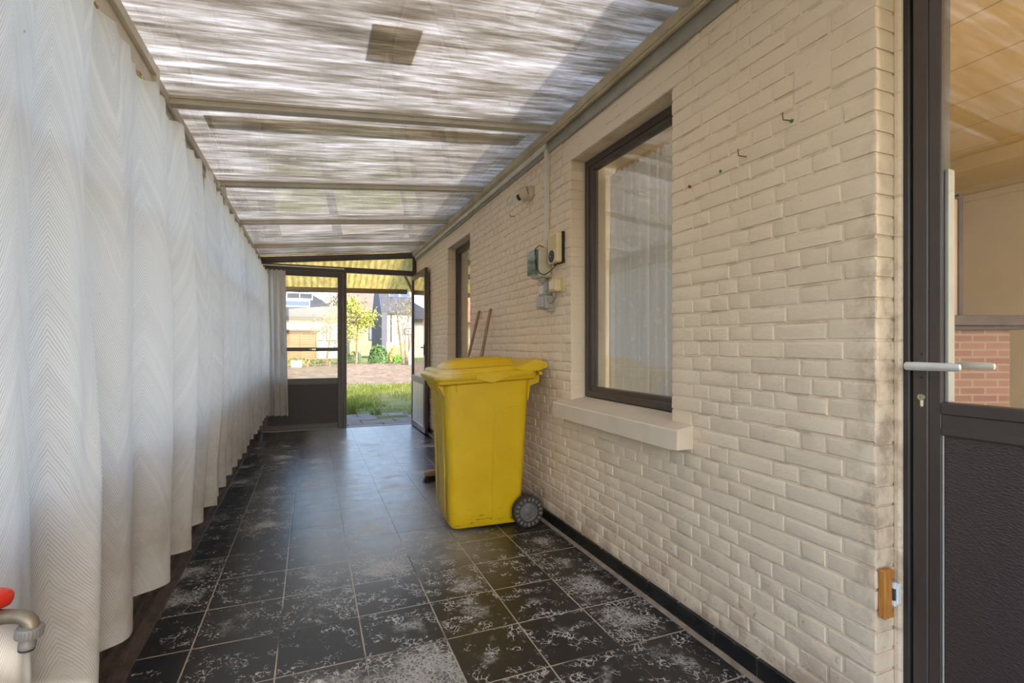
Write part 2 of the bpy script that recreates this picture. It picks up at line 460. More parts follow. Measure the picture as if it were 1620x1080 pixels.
M['curtain'] = m_curtain('zigzag_curtain_cloth', s2l(240,235,229), s2l(160,155,152), .44)
M['curtain_end'] = m_curtain('zigzag_curtain_cloth_grey', s2l(206,202,200), s2l(158,153,152), .25)

def m_net():
    t = NT('white_net_curtain'); o = t.obj()
    tr = t.n('ShaderNodeBsdfTransparent')
    df = t.n('ShaderNodeBsdfDiffuse'); df.inputs[0].default_value = (.93,.95,.97,1)
    tl = t.n('ShaderNodeBsdfTranslucent'); tl.inputs[0].default_value = (.93,.95,.97,1)
    d2 = t.mixsh(.35, df, tl)
    n = t.noise(t.map(o, (1, 16, .6)), 1, 3, .5)
    dots = t.step(t.noise(o, 38, 1, .4), .62, .68)
    f = t.math('ADD', t.math('ADD', .74, t.math('MULTIPLY', n, .26)), t.math('MULTIPLY', dots, .12))
    return t.done(t.mixsh(f, tr, d2))
M['net'] = m_net()

# ---- yellow bin plastic: faded lid front, scuffs at the foot (object space = thing space)
def m_bin():
    t = NT('yellow_bin_plastic'); o = t.obj(); x, y, z = t.sep(o)
    n = t.noise(o, 4, 4, .6); f = t.noise(o, 160, 2)
    col = t.ramp(n, [(.3, s2l(214,172,8)), (.7, s2l(226,186,22))])
    ble = t.math('MULTIPLY', t.math('MULTIPLY', t.math('SUBTRACT', 1.0, t.step(x, -.31, -.16)), t.step(z, .93, .96)), t.step(t.noise(t.map(o, (9,9,3)), 2, 4, .6), .26, .52))
    col = t.mix(t.math('MULTIPLY', ble, .85), col, s2l(226,206,150))
    scr = t.step(t.noise(t.map(o, (14, 14, 44), (0,0,0), (0,.5,0)), 1.5, 5, .7), .56, .66)
    zz = t.math('MULTIPLY', t.math('SUBTRACT', 1.0, t.step(z, .05, .17)), t.step(z, .005, .03))
    col = t.mix(t.math('MULTIPLY', t.math('MULTIPLY', scr, zz), .8), col, s2l(96,80,22))
    frontd = t.math('MULTIPLY', t.math('SUBTRACT', 1.0, t.step(x, -.262, -.235)), t.step(t.noise(t.map(o, (1,7,1.2)), 3, 4, .6), .38, .6))
    col = t.mix(t.math('MULTIPLY', t.math('MULTIPLY', frontd, t.math('SUBTRACT', 1.0, t.step(z, .85, .93))), .55), col, s2l(176,160,96))
    return t.done(t.bsdf(col, .42, .45, 0, t.bump(f, .06, .001)))
M['bin'] = m_bin()
M['tyre'] = simple('dusty_black_tyre', (58,52,46), .75, 0, .3, 40, .3, 140)
M['wheel_hub'] = simple('dark_dusty_hub', (104,99,92), .55, 0, .3, 30, .15, 90)

# ---- woods
def m_wood(name, a, b, sc=(3,3,30), rough=.55):
    t = NT(name); o = t.obj()
    g = t.noise(t.map(o, sc), 2, 5, .65, .6)
    col = t.ramp(g, [(.3, s2l(*a)), (.7, s2l(*b))])
    return t.done(t.bsdf(col, rough, .35, 0, t.bump(g, .15, .003)))
M['handle_wood'] = m_wood('worn_broom_wood', (128,92,66), (172,134,100), (30,30,3))
M['pine'] = m_wood('varnished_pine', (176,110,46), (208,146,76), (50,50,6), .4)
M['fence_wood'] = m_wood('larch_boards', (132,98,68), (156,122,88), (.6,6,6), .8)
M['beam_wood'] = m_wood('old_beam_wood', (96,78,54), (140,116,78), (2,30,30), .8)
M['bristle'] = simple('dark_brown_bristle', (52,42,36), .9, 0, .4, 90, .5, 200)

# ---- pebbled dark brown door panel
def m_panel():
    t = NT('pebbled_brown_panel'); o = t.obj()
    v = t.n('ShaderNodeTexVoronoi'); t.l(t.map(o, (1, 1, 1.9)), v.inputs['Vector']); v.inputs['Scale'].default_value = 120
    h = t.math('ADD', v.outputs[0], t.math('MULTIPLY', t.noise(o, 60, 3), .7))
    return t.done(t.bsdf(s2l(72,58,54), .45, .5, 0, t.bump(h, .5, .004)))
M['panel'] = m_panel()
M['dark_panel'] = simple('dark_door_panel', (52,47,45), .5, 0, .12, 30, .12, 120)
M['sheen_panel'] = simple('sheen_grey_door_panel', (196,190,182), .35, 0, .08, 6)  # light grey paints in the grazing reflection on the open leaf

# ---- red bricks of the chimney, room ceiling boards
def m_redbrick():
    t = NT('red_chimney_brick'); o = t.obj()
    b = t.n('ShaderNodeTexBrick'); t.l(t.map(o, (1,1,1), (0,0,0), (radians(90),0,0)), b.inputs['Vector'])
    b.inputs['Color1'].default_value = (*s2l(168,128,110),1); b.inputs['Color2'].default_value = (*s2l(150,108,94),1)
    b.inputs['Mortar'].default_value = (*s2l(176,160,142),1); b.inputs['Scale'].default_value = 1
    b.inputs['Brick Width'].default_value = .145; b.inputs['Row Height'].default_value = .043; b.inputs['Mortar Size'].default_value = .0055
    col = t.mix(t.math('MULTIPLY', t.noise(o, 18, 3), .4), b.outputs[0], s2l(140,110,100))
    return t.done(t.bsdf(col, .8, .3, 0, t.bump(b.outputs[1], -.3, .006)))
M['redbrick'] = m_redbrick()
def m_ceilboards():
    t = NT('room_ceiling_boards'); o = t.obj(); x, y, z = t.sep(o)
    f = t.math('FRACT', t.math('DIVIDE', x, .42)); e = t.math('MINIMUM', f, t.math('SUBTRACT', 1.0, f))
    j = t.math('SUBTRACT', 1.0, t.step(e, .006, .02))
    col = t.mix(j, s2l(226,202,150), s2l(180,154,104))
    return t.done(t.bsdf(col, .5, .4, 0))
M['ceilboards'] = m_ceilboards()

# ---- yard
def m_ground(name, a, b, c, sc=4, bump=.5):
    t = NT(name); o = t.obj()
    n = t.noise(o, sc, 6, .65); n2 = t.noise(o, sc*7, 4, .6)
    col = t.ramp(n, [(.3, s2l(*a)), (.5, s2l(*b)), (.72, s2l(*c))])
    col = t.mix(t.math('MULTIPLY', n2, .45), col, s2l(*a))
    return t.done(t.bsdf(col, .95, .1, 0, t.bump(n2, bump, .03)))
M['soil'] = m_ground('dug_soil', (88,75,62), (114,100,86), (134,120,106), 2.2)
M['turf'] = m_ground('turf_earth', (80,84,46), (106,108,62), (126,119,84), 2)
M['slab'] = m_ground('grey_paving', (108,104,99), (134,130,124), (150,146,140), 5, .25)
def m_grass():
    t = NT('grass_blades'); o = t.obj()
    n = t.noise(o, 1.6, 3, .6)
    col = t.ramp(n, [(.35, s2l(88,110,44)), (.55, s2l(130,136,66)), (.72, s2l(164,156,98))])
    df = t.n('ShaderNodeBsdfDiffuse'); t.l(col, df.inputs[0]); tr = t.n('ShaderNodeBsdfTranslucent'); t.l(col, tr.inputs[0])
    return t.done(t.mixsh(.35, df, tr))
M['grass'] = m_grass()
# ---- yellow corrugated awning
def m_corr():
    t = NT('yellowed_corrugated_sheet'); o = t.obj()
    n = t.noise(t.map(o, (6,2,1)), 3, 4, .6)
    col = t.ramp(n, [(.3, s2l(150,126,62)), (.7, s2l(204,182,108))])
    tr = t.n('ShaderNodeBsdfTranslucent'); t.l(col, tr.inputs[0])
    df = t.n('ShaderNodeBsdfDiffuse'); t.l(col, df.inputs[0])
    gl = t.n('ShaderNodeBsdfGlossy'); gl.inputs['Roughness'].default_value = .25
    return t.done(t.mixsh(.06, t.mixsh(.3, tr, df), gl))
M['corr'] = m_corr()

def m_tsheet():
    t = NT('brown_translucent_plastic')
    tr = t.n('ShaderNodeBsdfTranslucent'); tr.inputs[0].default_value = (*s2l(226,218,200), 1)
    df = t.n('ShaderNodeBsdfDiffuse'); df.inputs[0].default_value = (*s2l(150,140,120), 1)
    return t.done(t.mixsh(.25, tr, df))
M['tsheet'] = m_tsheet()

M['tap_plastic'] = simple('dirty_grey_hose_connector', (124,120,114), .5, 0, .1, 20)

M['lug'] = simple('dusty_grey_wheel_lugs', (112,102,90), .7, 0, .25, 40, .2, 140)
# ================================================================ geometry constants (metres)
XW = 1.42            # face of the painted brick wall
YB = 7.28            # far end of the veranda
WZ0, WZ1 = .84, 2.236
OPEN = [(-.10, .88, 0.0, 2.22), (1.705, 2.589, WZ0, WZ1), (4.61, 5.457, WZ0, WZ1)]
roof_z = lambda x: 2.318 + .0966*(x + .62)

# ---------------------------------------------------------------- floor
struct('floor', MB().box(-.77, XW, -2.6, YB, -.12, 0), M['floor'], 0)
mb = MB()
mb.box(-.77, 1.42, YB, YB+.07, -.12, .006).box(-.77, .42, YB-.01, YB+.03, 0, .016)
struct('trim_threshold', mb, M['concrete'])

# ---------------------------------------------------------------- brick wall
mb = MB()
XC = XW + .005
ys = [-2.6]
for a, b, z0, z1 in OPEN:
    mb.box(XC, 1.70, ys[-1], a - (.004 if a > -1 else 0), -.1, 2.62)
    if z0 > 0: mb.box(XC, 1.70, a-.004, b+.004, -.1, z0-.02)
    mb.box(XC, 1.70, a-.004, b+.004, z1+.004, 2.62)
    ys.append(b + .004)
mb.box(XC, 1.70, ys[-1], YB, -.1, 2.62)
core = mb
rb = random.Random(3)
def brick(mb, ya, yb, z0, z1, da=False, db=False):
    j = lambda s: rb.uniform(-s, s)
    x = XW + rb.uniform(-.0012, .0016)
    za_ = rb.uniform(-.0012, .0012); z0 += za_; z1 += rb.uniform(-.0012, .0012)
    back = XW + (.092 if (da or db) else .007)
    def ring(xx, ins):
        ia = ins*(1.5 if da else 1); ib = ins*(1.5 if db else 1)
        return [(xx+j(.0006), ya+ia+j(.0012), z0+ins+j(.0014)), (xx+j(.0006), yb-ib+j(.0012), z0+ins+j(.0014)),
                (xx+j(.0006), yb-ib+j(.0012), z1-ins+j(.0014)), (xx+j(.0006), ya+ia+j(.0012), z1-ins+j(.0014))]
    r3 = [(back, ya, z0), (back, yb, z0), (back, yb, z1), (back, ya, z1)]
    r2 = ring(x+.0042, 0.0); r1 = ring(x+.0014, .0022); r0 = ring(x+.0004, .0065)
    mb.loft([r3, r2, r1, r0], False, True)
bricks = MB()
CH = .0567
smooth_areas = [(1.60, 2.70, 2.236, 2.372), (4.50, 5.56, 2.236, 2.372), (1.005, 1.13, 1.905, 2.03)]
k = 0
z = .078
while z + CH < 2.56:
    za, zb = z + .0045, z + CH - .0045
    zc = z + CH/2
    iv = [(.88, YB)]
    for a, b, o0, o1 in OPEN[1:]:
        if o0 - .01 < zc < o1 + .005:
            iv = [q for s, e in iv for q in (((s, a), (b, e)) if s < a and e > b else ((s, e),))]
    for a, b, o0, o1 in smooth_areas:
        if o0 - .006 < zc < o1 + .004:
            iv = [q for s, e in iv for q in ((((s, a), (b, e)) if s < a and e > b else (((s, a),) if s < a < e <= b else ((((b, e),) if a <= s < b < e else (((s, e),) if (e <= a or s >= b) else ())))))) ]
    for s, e in iv:
        header = (k % 2 == 1)
        pitch = .094 if header else .188
        cuts = [s]
        y0 = .88 + (.091 if not header else .135)
        n = math.ceil((s - y0)/pitch)
        y = y0 + n*pitch
        while y < e:
            if y - cuts[-1] > .045 and e - y > .045:
                cuts.append(y + rb.uniform(-.006, .006))
                # now and then a stretcher replaces two headers, or the reverse
                if not header and rb.random() < .16: cuts.append(y + pitch/2)
            y += pitch if not (header and rb.random() < .14) else 2*pitch
        cuts = sorted(q for q in cuts if q < e - .03) + [e]
        for i in range(len(cuts)-1):
            jw = .0042
            first = i == 0; last = i == len(cuts)-2
            da = first and any(abs(s-q) < 1e-3 for q in (.88, 2.589, 5.457))
            db = last and any(abs(e-q) < 1e-3 for q in (1.705, 4.61))
            brick(bricks, cuts[i]+(0 if first else jw), cuts[i+1]-(0 if last else jw), za, zb, da, db)
    z += CH; k += 1
for a, b, z0, z1 in smooth_areas:
    bricks.cbox(XW+.0005, XW+.03, a+.002, b-.002, z0, z1-.003, .004)
for a, b in ((1.705, 2.589), (4.61, 5.457)):      # plastered soffit of the lintels
    bricks.box(XW+.0305, 1.70, a, b, WZ1+.0006, WZ1+.05)
core.v_off = len(core.v); core.add(bricks.v, bricks.f)
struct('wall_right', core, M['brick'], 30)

# door and window reveal mortar beads
mb = MB()
mb.cbox(1.496, 1.518, .862, .8835, 0, 2.22, .006)
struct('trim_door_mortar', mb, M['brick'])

# ---------------------------------------------------------------- skirting
mb = MB(); g = MB()
y = .862
i = 0
while y < YB - .01:
    y1 = min(y + .1985, YB)
    mb.cbox(1.408, 1.424, y + .0016, y1 - .0016, .006, .074, .002)
    y = y1
struct('baseboard_right', mb, M['skirt'])
struct('trim_skirting_joint', MB().box(1.4125, 1.424, .862, YB, .004, .0735), M['grout'])
mb = MB()
n = 60
rings = []
for q in range(n+1):
    yy = .862 + (YB-.862)*q/n; w = .020 + .006*noise.noise((yy*5, 0, 0)); h = .009 + .003*noise.noise((yy*7, 3, 0))
    rings.append([(1.409-w, yy, -.002), (1.4165, yy, -.002), (1.4165, yy, h+.004), (1.409-w*.35, yy, h)])
mb.loft([list(reversed(r)) for r in rings])
struct('trim_mortar_fillet', mb, M['mortar'], 60)

# ---------------------------------------------------------------- windows in the brick wall
def wall_window(name, a, b, sill):
    r = sroot(name, (1.515, (a+b)/2, WZ0))
    f = MB(); w = .062
    def ringframe(x0, x1, ya, yb, za, zb, w, bev=.004):
        f.cbox(x0, x1, ya, ya+w, za, zb, bev); f.cbox(x0, x1, yb-w, yb, za, zb, bev)
        f.cbox(x0, x1, ya+w-.002, yb-w+.002, za, za+w, bev); f.cbox(x0, x1, ya+w-.002, yb-w+.002, zb-w, zb, bev)
    ringframe(1.515, 1.575, a, b, WZ0, WZ1, .038)
    ringframe(1.525, 1.572, a+.034, b-.034, WZ0+.034, WZ1-.034, .028, .003)
    obj('frame', f, M['frame'], r)
    obj('pane', MB().box(1.541, 1.547, a+.058, b-.058, WZ0+.058, WZ1-.058), M['glass'], r, 0)
    ln = MB(); t = .018
    ln.box(1.576, 1.72, a-.003, a+t, WZ0-.015, WZ1); ln.box(1.576, 1.72, b-t, b+.003, WZ0-.015, WZ1)
    ln.box(1.576, 1.72, a, b, WZ0-.018, WZ0+t*.6); ln.box(1.576, 1.72, a, b, WZ1-t, WZ1)
    obj('inner_lining', ln, M['cream_plastic'], r)
    s = MB()
    if sill:
        ya, yb = sill
        prof = [(1.338, .722), (1.338, .800), (1.343, .806), (1.512, .838), (1.512, .722)]
        rings = []
        m = 26
        for q in range(m+1):
            yy = ya + (yb-ya)*q/m; e = .0035 if q in (0, m) else 0
            rings.append([(x + (e if x < 1.4 else 0) + .0012*noise.noise((yy*9, x*3, zz*5)), yy, zz + (.0016*noise.noise((yy*8, x*9, zz)) if zz > .73 else e)) for x, zz in prof])
        s.loft(rings)
        obj('sill', s, M['sill'], r, 30)
    return r
wall_window('window_1', 1.705, 2.589, (1.578, 2.672))
wall_window('window_2', 4.61, 5.457, (4.49, 5.56))

# ---------------------------------------------------------------- roof sheet with its bars
mb = MB(); x0, x1 = -.70, XW+.0; ya, yb = -.43, YB+.03
T = .012
for ya, yb in ((-.43, YB+.03), (-2.6, -.56)): mb.loft([[(x0, ya, roof_z(x0)), (x1, ya, roof_z(x1)), (x1, ya, roof_z(x1)+T), (x0, ya, roof_z(x0)+T)],
         [(x0, yb, roof_z(x0)), (x1, yb, roof_z(x1)), (x1, yb, roof_z(x1)+T), (x0, yb, roof_z(x0)+T)]])  # unseen gap between the sheets added so sun strikes the near curtain
ceil = struct('ceiling', mb, [M['roof'], M['roof_top']], 0)
for pl in ceil.data.polygons:
    if pl.normal.z > .5: pl.material_index = 1
WM['ceiling'] = Vector((0,0,0))
for y in (.28, 1.53, 2.78, 4.06, 5.25, 6.46):
    b = MB()
    xa, xb = -.63, XW-.02
    for (w, d0, d1) in ((.022, .001, .012), (.015, .012, .034), (.026, .034, .042)):
        b.loft([[(x, y-w, roof_z(x)-d1), (x, y+w, roof_z(x)-d1), (x, y+w, roof_z(x)-d0), (x, y-w, roof_z(x)-d0)] for x in (xb, xa)])
    obj('rafter', b, M['grey_alu'], ceil)
for yy in (-.43 + .012, -.56 - .014):
    b = MB()
    b.loft([[(x, yy-.012, roof_z(x)-.05), (x, yy+.014, roof_z(x)-.05), (x, yy+.014, roof_z(x)-.001), (x, yy-.012, roof_z(x)-.001)] for x in (XW-.02, -.63)])
    obj('rafter', b, M['grey_alu'], ceil)
# wall plate and flashing under the sheet
mb = MB(); mb.cbox(1.362, XW+.004, -.45, YB-.02, 2.447, 2.497, .006)
mb.cbox(1.372, 1.39, -.45, YB-.02, 2.436, 2.449, .003)
struct('trim_wall_plate', mb, M['olive_beam'])
struct('trim_flashing', MB().cbox(1.406, XW+.006, -.45, YB-.02, 2.378, 2.446, .003), M['olive'])

# ---------------------------------------------------------------- left glazed wall
wl = sroot('wall_left', (-.73, 3.4, 0))
mb = MB(); mb.cbox(-.745, -.722, -.5, YB, .03, .79, .002)
obj('lower_panel', mb, M['dark_panel'], wl)
mb = MB()
mb.cbox(-.76, -.70, -.5, YB, .775, .825, .004)
for y in (-.48, .70, 1.85, 3.00, 5.00, 6.15, 7.23):
    mb.cbox(-.755, -.70, y-.024, y+.024, .0, 2.16, .004)
mb.cbox(-.755, -.70, -.5, YB, 1.60, 1.635, .003)
obj('post_frame', mb, M['frame_black'], wl)
mb = MB()
dx = lambda y: -.0115*(y-2.0)
for xa, xb, h in ((-.74, -.70, .045), (-.70, -.672, .012), (-.672, -.66, .034), (-.66, -.632, .012), (-.632, -.62, .03), (-.62, -.588, .014)):
    mb.loft([[(xa+dx(y), y, -.02), (xb+dx(y), y, -.02), (xb+dx(y), y, h), (xa+dx(y), y, h)] for y in (YB, 5, 3, 1, -.5)])
obj('sliding_track', mb, simple('rusty_brown_track', (88,72,62), .6, .1, .45, 14, .3, 60), wl)
mb = MB()
mb.cbox(-.72, -.635, -.5, YB+.02, 2.105, 2.318, .006)
mb.cbox(-.635, -.618, -.5, YB+.02, 2.268, 2.316, .003)
mb.cbox(-.640, -.630, -.5, YB+.02, 2.20, 2.212, .003)
obj('eaves_beam', mb, M['grey_alu'], wl)
mb = MB()
mb.cbox(-.632, -.596, -.5, 2.50, 2.262, 2.306, .003); mb.cbox(-.632, -.612, -.5, 2.50, 2.175, 2.262, .003)
mb.cbox(-.632, -.594, 2.462, 2.502, 2.172, 2.306, .003)
obj('cover_strip', mb, M['trunk'], wl)
ysplit = (-.456, .676, .724, 1.826, 1.874, 2.976, 3.024, 4.976, 5.024, 6.126, 6.174, 7.206)
for i in range(6):
    a, b = ysplit[2*i], ysplit[2*i+1]
    p = MB(); p.box(-.731, -.727, a, b, .826, 2.145)
    obj('pane', p, M['glass'], wl, 0)

# ---------------------------------------------------------------- far end wall: frame, transom, doors
wb = sroot('wall_back', (.4, YB, 0))
mb = MB()
mb.cbox(-.72, -.605, YB-.02, YB+.05, 0, 2.31, .004)
mb.cbox(.405, .452, YB-.025, YB+.05, 0, 2.17, .004)
mb.cbox(1.368, XW+.004, YB-.025, YB+.05, 0, 2.50, .004)
mb.cbox(-.62, 1.40, YB-.03, YB+.05, 2.160, 2.232, .005)
for d0, d1, e in ((.012, .075, 0), (.075, .09, .008)):
    mb.loft([[(x, YB-.025+e, roof_z(x)-d1), (x, YB+.05-e, roof_z(x)-d1), (x, YB+.05-e, roof_z(x)-d0), (x, YB-.025+e, roof_z(x)-d0)] for x in (1.40, -.65)])
obj('frame', mb, M['frame'], wb)
mb = MB()
zt = lambda x: roof_z(x) - .088
mb.loft([[(-.60, YB+.01, 2.225), (1.37, YB+.01, 2.225), (1.37, YB+.01, zt(1.37)), (-.60, YB+.01, max(2.228, zt(-.6)))],
         [(-.60, YB+.015, 2.225), (1.37, YB+.015, 2.225), (1.37, YB+.015, zt(1.37)), (-.60, YB+.015, max(2.228, zt(-.6)))]])
obj('transom_pane', mb, M['glass_dusty'], wb, 0)

d = sroot('door_1', (-.1, YB, 0))
mb = MB()
x0, x1 = -.600, .402; ya, yb = YB-.02, YB+.025
mb.cbox(x0, x0+.07, ya, yb, .012, 2.155, .005); mb.cbox(x1-.068, x1, ya, yb, .012, 2.155, .005)
mb.cbox(x0+.068, x1-.066, ya, yb, 2.085, 2.155, .005); mb.cbox(x0+.068, x1-.066, ya, yb, .625, .70, .005)
mb.cbox(x0+.068, x1-.066, ya, yb, .012, .085, .005)
mb.cbox(x0+.068, x1-.066, ya-.006, ya+.01, .082, .092, .003); mb.cbox(x0+.068, x1-.066, ya-.006, ya+.01, .612, .628, .003)
mb.cbox(x1-.028, x1-.022, ya-.004, ya+.006, .03, 2.14, .002)
obj('leaf_frame', mb, M['frame'], d)
obj('lower_panel', MB().cbox(x0+.066, x1-.064, ya+.012, yb-.008, .08, .63, .002), M['dark_panel'], d)
obj('pane', MB().box(x0+.066, x1-.064, YB, YB+.005, .695, 2.09), M['glass_dusty'], d, 0)
mb = MB().cbox(x0+.066, x1-.064, ya+.004, yb, 1.068, 1.118, .004)
cb = obj('crossbar', mb, M['frame'], d)
mb = MB(); mb.cbox(.0, .055, ya-.014, ya+.006, 1.08, 1.106, .004); mb.tube([(-.03, ya-.012, 1.093), (.0, ya-.012, 1.093)], .007)
obj('latch', mb, M['steel'], cb)

d = sroot('door_2', (1.37, YB-.02, 0))
xa, xb = 1.345, 1.388; y0, y1 = 6.317, YB-.03
mb = MB(); w = .062
mb.cbox(xa, xb, y0, y0+w, .01, 2.15, .004); mb.cbox(xa, xb, y1-w, y1, .01, 2.15, .004)
mb.cbox(xa, xb, y0+w-.002, y1-w+.002, 2.08, 2.15, .004); mb.cbox(xa, xb, y0+w-.002, y1-w+.002, .655, .73, .004)
mb.cbox(xa, xb, y0+w-.002, y1-w+.002, .01, .085, .004)
mb.cbox(xa-.004, xa+.006, y0+w-.004, y0+w+.008, .08, .66, .002); mb.cbox(xa-.004, xa+.006, y0+w, y1-w, .64, .656, .002)
obj('leaf_frame', mb, M['frame'], d)
obj('lower_panel', MB().cbox(xa+.008, xb-.008, y0+w-.003, y1-w+.003, .08, .66, .002), M['sheen_panel'], d)
obj('pane', MB().box(1.362, 1.367, y0+w-.003, y1-w+.003, .725, 2.085), M['glass_dusty'], d, 0)
mb = MB(); mb.cbox(xa-.008, xa+.002, y0+.018, y0+.044, 1.02, 1.16, .003); mb.tube([(xa-.004, y0+.03, 1.12), (xa-.028, y0+.03, 1.12), (xa-.030, y0+.10, 1.12)], .007)
mb.cbox(xa+.01, xa+.03, y0-.003, y0+.004, 1.0, 1.2, .001)
obj('door_handle', mb, M['darkgrey'], d)

# ---------------------------------------------------------------- side door at the right edge
d = sroot('door_3', (1.53, .39, 0))
mb = MB()
mb.cbox(1.508, 1.585, .8475, .879, 0, 2.2, .003)
mb.cbox(1.508, 1.585, -.099, -.068, 0, 2.2, .003); mb.cbox(1.508, 1.585, -.099, .879, 2.185, 2.218, .003)
obj('door_frame', mb, M['frame_black'], d)
yA, yB2 = -.064, .8445
mb = MB()
mb.cbox(1.515, 1.560, .8075, yB2, .012, 2.18, .003); mb.cbox(1.518, 1.560, .7786, .808, .012, 2.18, .0025)
mb.cbox(1.515, 1.560, yA, yA+.066, .012, 2.18, .003)
mb.cbox(1.515, 1.560, yA+.064, .7795, 2.11, 2.18, .003)
mb.cbox(1.515, 1.560, yA+.064, .7795, .962, .993, .003); mb.cbox(1.519, 1.560, yA+.064, .7795, .925, .963, .002)
mb.cbox(1.515, 1.560, yA+.064, .7795, .908, .927, .003)
mb.cbox(1.515, 1.560, yA+.064, .7795, .012, .10, .003)
obj('leaf_frame', mb, M['frame'], d)
obj('lower_panel', MB().box(1.5245, 1.55, yA+.064, .7776, .09, .912), M['panel'], d, 0)
mb = MB(); mb.tube([(1.5225, .7762, .10), (1.5225, .7762, .909)], .0022, 6); mb.tube([(1.5225, .7762, .909), (1.5225, yA+.066, .909)], .0016, 6)
obj('gasket', mb, M['grey_plastic'], d)
obj('pane', MB().box(1.527, 1.532, yA+.064, .7795, .99, 2.112), M['glass'], d, 0)
mb = MB(); mb.cbox(1.5335, 1.5615, .7705, .7782, .994, 1.60, .001)
obj('inner_bead', mb, M['grey_plastic'], d)
def lever(sx, x, name):
    h = MB()
    h.tube([(x, .822, 1.087), (x+sx*.052, .822, 1.087)], .0085, 12)
    xx = x + sx*.052
    rings = []
    for q, (yy, hz, hx) in enumerate(((.8335,.004,.003), (.832,.009,.0055), (.828,.0112,.007), (.80,.0112,.007), (.745,.0105,.0065), (.718,.0100,.006), (.7115,.008,.005), (.7095,.004,.003))):
        rings.append([(xx + hx*cos(2*pi*k/16), yy, 1.087 + hz*sin(2*pi*k/16)) for k in range(16)])
    h.loft([list(reversed(r)) for r in rings])
    return h
hd = obj('door_handle', lever(-1, 1.515, 'h'), M['steel_worn'], d)
obj('door_handle', lever(1, 1.560, 'h'), M['steel_worn'], d)
c = MB(); My = frame_to((1.515, .8215, 1.003), (-1,0,0))
c.lathe([(.0087,-.006), (.0087,.004), (.0078,.0055), (.0002,.0055)], 18, My)
c.cbox(1.5095, 1.521, .8168, .8262, .975, 1.003, .004)
cy = obj('lock_cylinder', c, M['brass'], d)
obj('keyhole', MB().cbox(1.5088, 1.5096, .8209, .8221, .9985, 1.0075, .0004), M['black'], cy, 0)
c = MB()
for zz in (1.118, 1.056): c.lathe([(.0026, -.004), (.0026, .0012)], 10, frame_to((1.515, .8215, zz), (-1,0,0)))
obj('screw_hole', c, M['black'], d)
# ---------------------------------------------------------------- curtains
def curtain_mesh(y0, y1, x, ztop, zbot, seed, amp=.045, wl=.30, edge0=None, edge1=None, axis='y', per_m=64, rows=44, cloth=1.3, sag=.012, puff=.0, hook=.11, x0off=0, x1off=0, flat0=0):
    rr = random.Random(seed); L = abs(y1-y0); nu = int(L*per_m); mb = MB()
    # irregular fold phase along the cloth
    ph = []; p = rr.random()*6; s = 0
    knots = [rr.uniform(.65, 1.5) for _ in range(int(L/wl)+6)]
    for i in range(nu+1):
        q = i/nu*L/wl; k = int(q); f = q-k; w = knots[k]*(1-f)+knots[k+1]*f
        ph.append(p); p += 2*pi*(L/nu)/wl*w
    a2 = [rr.uniform(.55, 1.25) for _ in range(int(L/wl*1.5)+6)]
    def fold(i, t):
        u = i/nu
        q = u*L/wl*1.2; k = int(q); f = q-k; am = a2[k]*(1-f)+a2[k+1]*f
        c = ph[i] + .5*noise.noise((u*L*1.7, t*1.1, seed))
        main = sin(c) + .30*sin(2*c+.9) + .10*sin(3.1*c)
        g = .32 + .68*min(1, t*2.2)
        small = .22*sin(c*2.7+1)*(1-min(1, t*2.5))
        return amp*am*(main*g + small)
    def fn(u, v):
        i = min(nu, int(round(u*nu))); t = 1-v
        ya = y0 + (edge0(t) if edge0 else 0); yb = y1 + (edge1(t) if edge1 else 0)
        yy = ya + (yb-ya)*u
        d = fold(i, t) + puff*sin(pi*min(1, t*1.05))*noise.noise((u*L*.8, 2.2, seed))
        if flat0: d *= .25 + .75*min(1, u*L/flat0)
        d += x0off*max(0, 1-u*L/.22)**2 + x1off*max(0, 1-(1-u)*L/.30)**1.5*min(1, t*2.5)
        if flat0:
            q = yy - (1.80 - .42*t)
            d += .040*exp(-max(q, 0)/.16)/(1+exp(-max(-40, min(40, q/.012))))*min(1, t*3)
        yy += .35*amp*cos(ph[i])*min(1, t*1.5)*(1 if 0 < i < nu else 0)
        top = ztop - .018*abs(sin(pi*u*L/hook)) if ztop else 0
        bot = zbot + sag*noise.noise((u*L*1.5, 9, seed)) - .10*fold(i, 1)
        z = bot + (top-bot)*v
        z += .006*noise.noise((u*L*8, 0, seed))*max(0, 1-t*9)
        if axis == 'y': return (x + d, yy, z)
        return (yy, x - d, z)
    mb.grid(fn, nu, rows, lambda u, v: (u*L*cloth, zbot + (ztop-zbot)*v))
    return mb
c = curtain_mesh(1.0, 3.02, -.53, 2.075, .285, 11, .050, .36, edge1=lambda t: .02*sin(pi*t), cloth=1.3, puff=.06, x1off=-.06, flat0=.9)
tag(obj('curtain', c, M['curtain'], None, 80, (-.535, 2.0, .28)), 'white zigzag striped curtain nearest the camera, hanging behind the red handled tap', 'curtain', None)
c = curtain_mesh(3.03, 7.08, -.53, 2.085, .285, 23, .044, .26, edge0=lambda t: .21*max(0, sin(pi*min(1, max(0, (t-.12)/.75))))**.7, cloth=1.3, x0off=.03)
tag(obj('curtain', c, M['curtain'], None, 80, (-.53, 5.2, .28)), 'white zigzag striped curtain farther along the left side, reaching the far corner', 'curtain', None)
c = curtain_mesh(-.585, -.29, 7.17, 2.145, .225, 5, .022, .105, axis='x', per_m=150, cloth=1.5, hook=.06, edge0=lambda t: .02*t, edge1=lambda t: -.03 + .035*t)
tag(obj('curtain', c, M['curtain_end'], None, 80, (-.44, 7.17, .22)), 'short grey curtain hanging over the left half of the far end door', 'curtain', None)
c = curtain_mesh(6.34, 6.62, 1.402, 2.10, .32, 31, .007, .09, per_m=120, cloth=1.4, hook=.06)
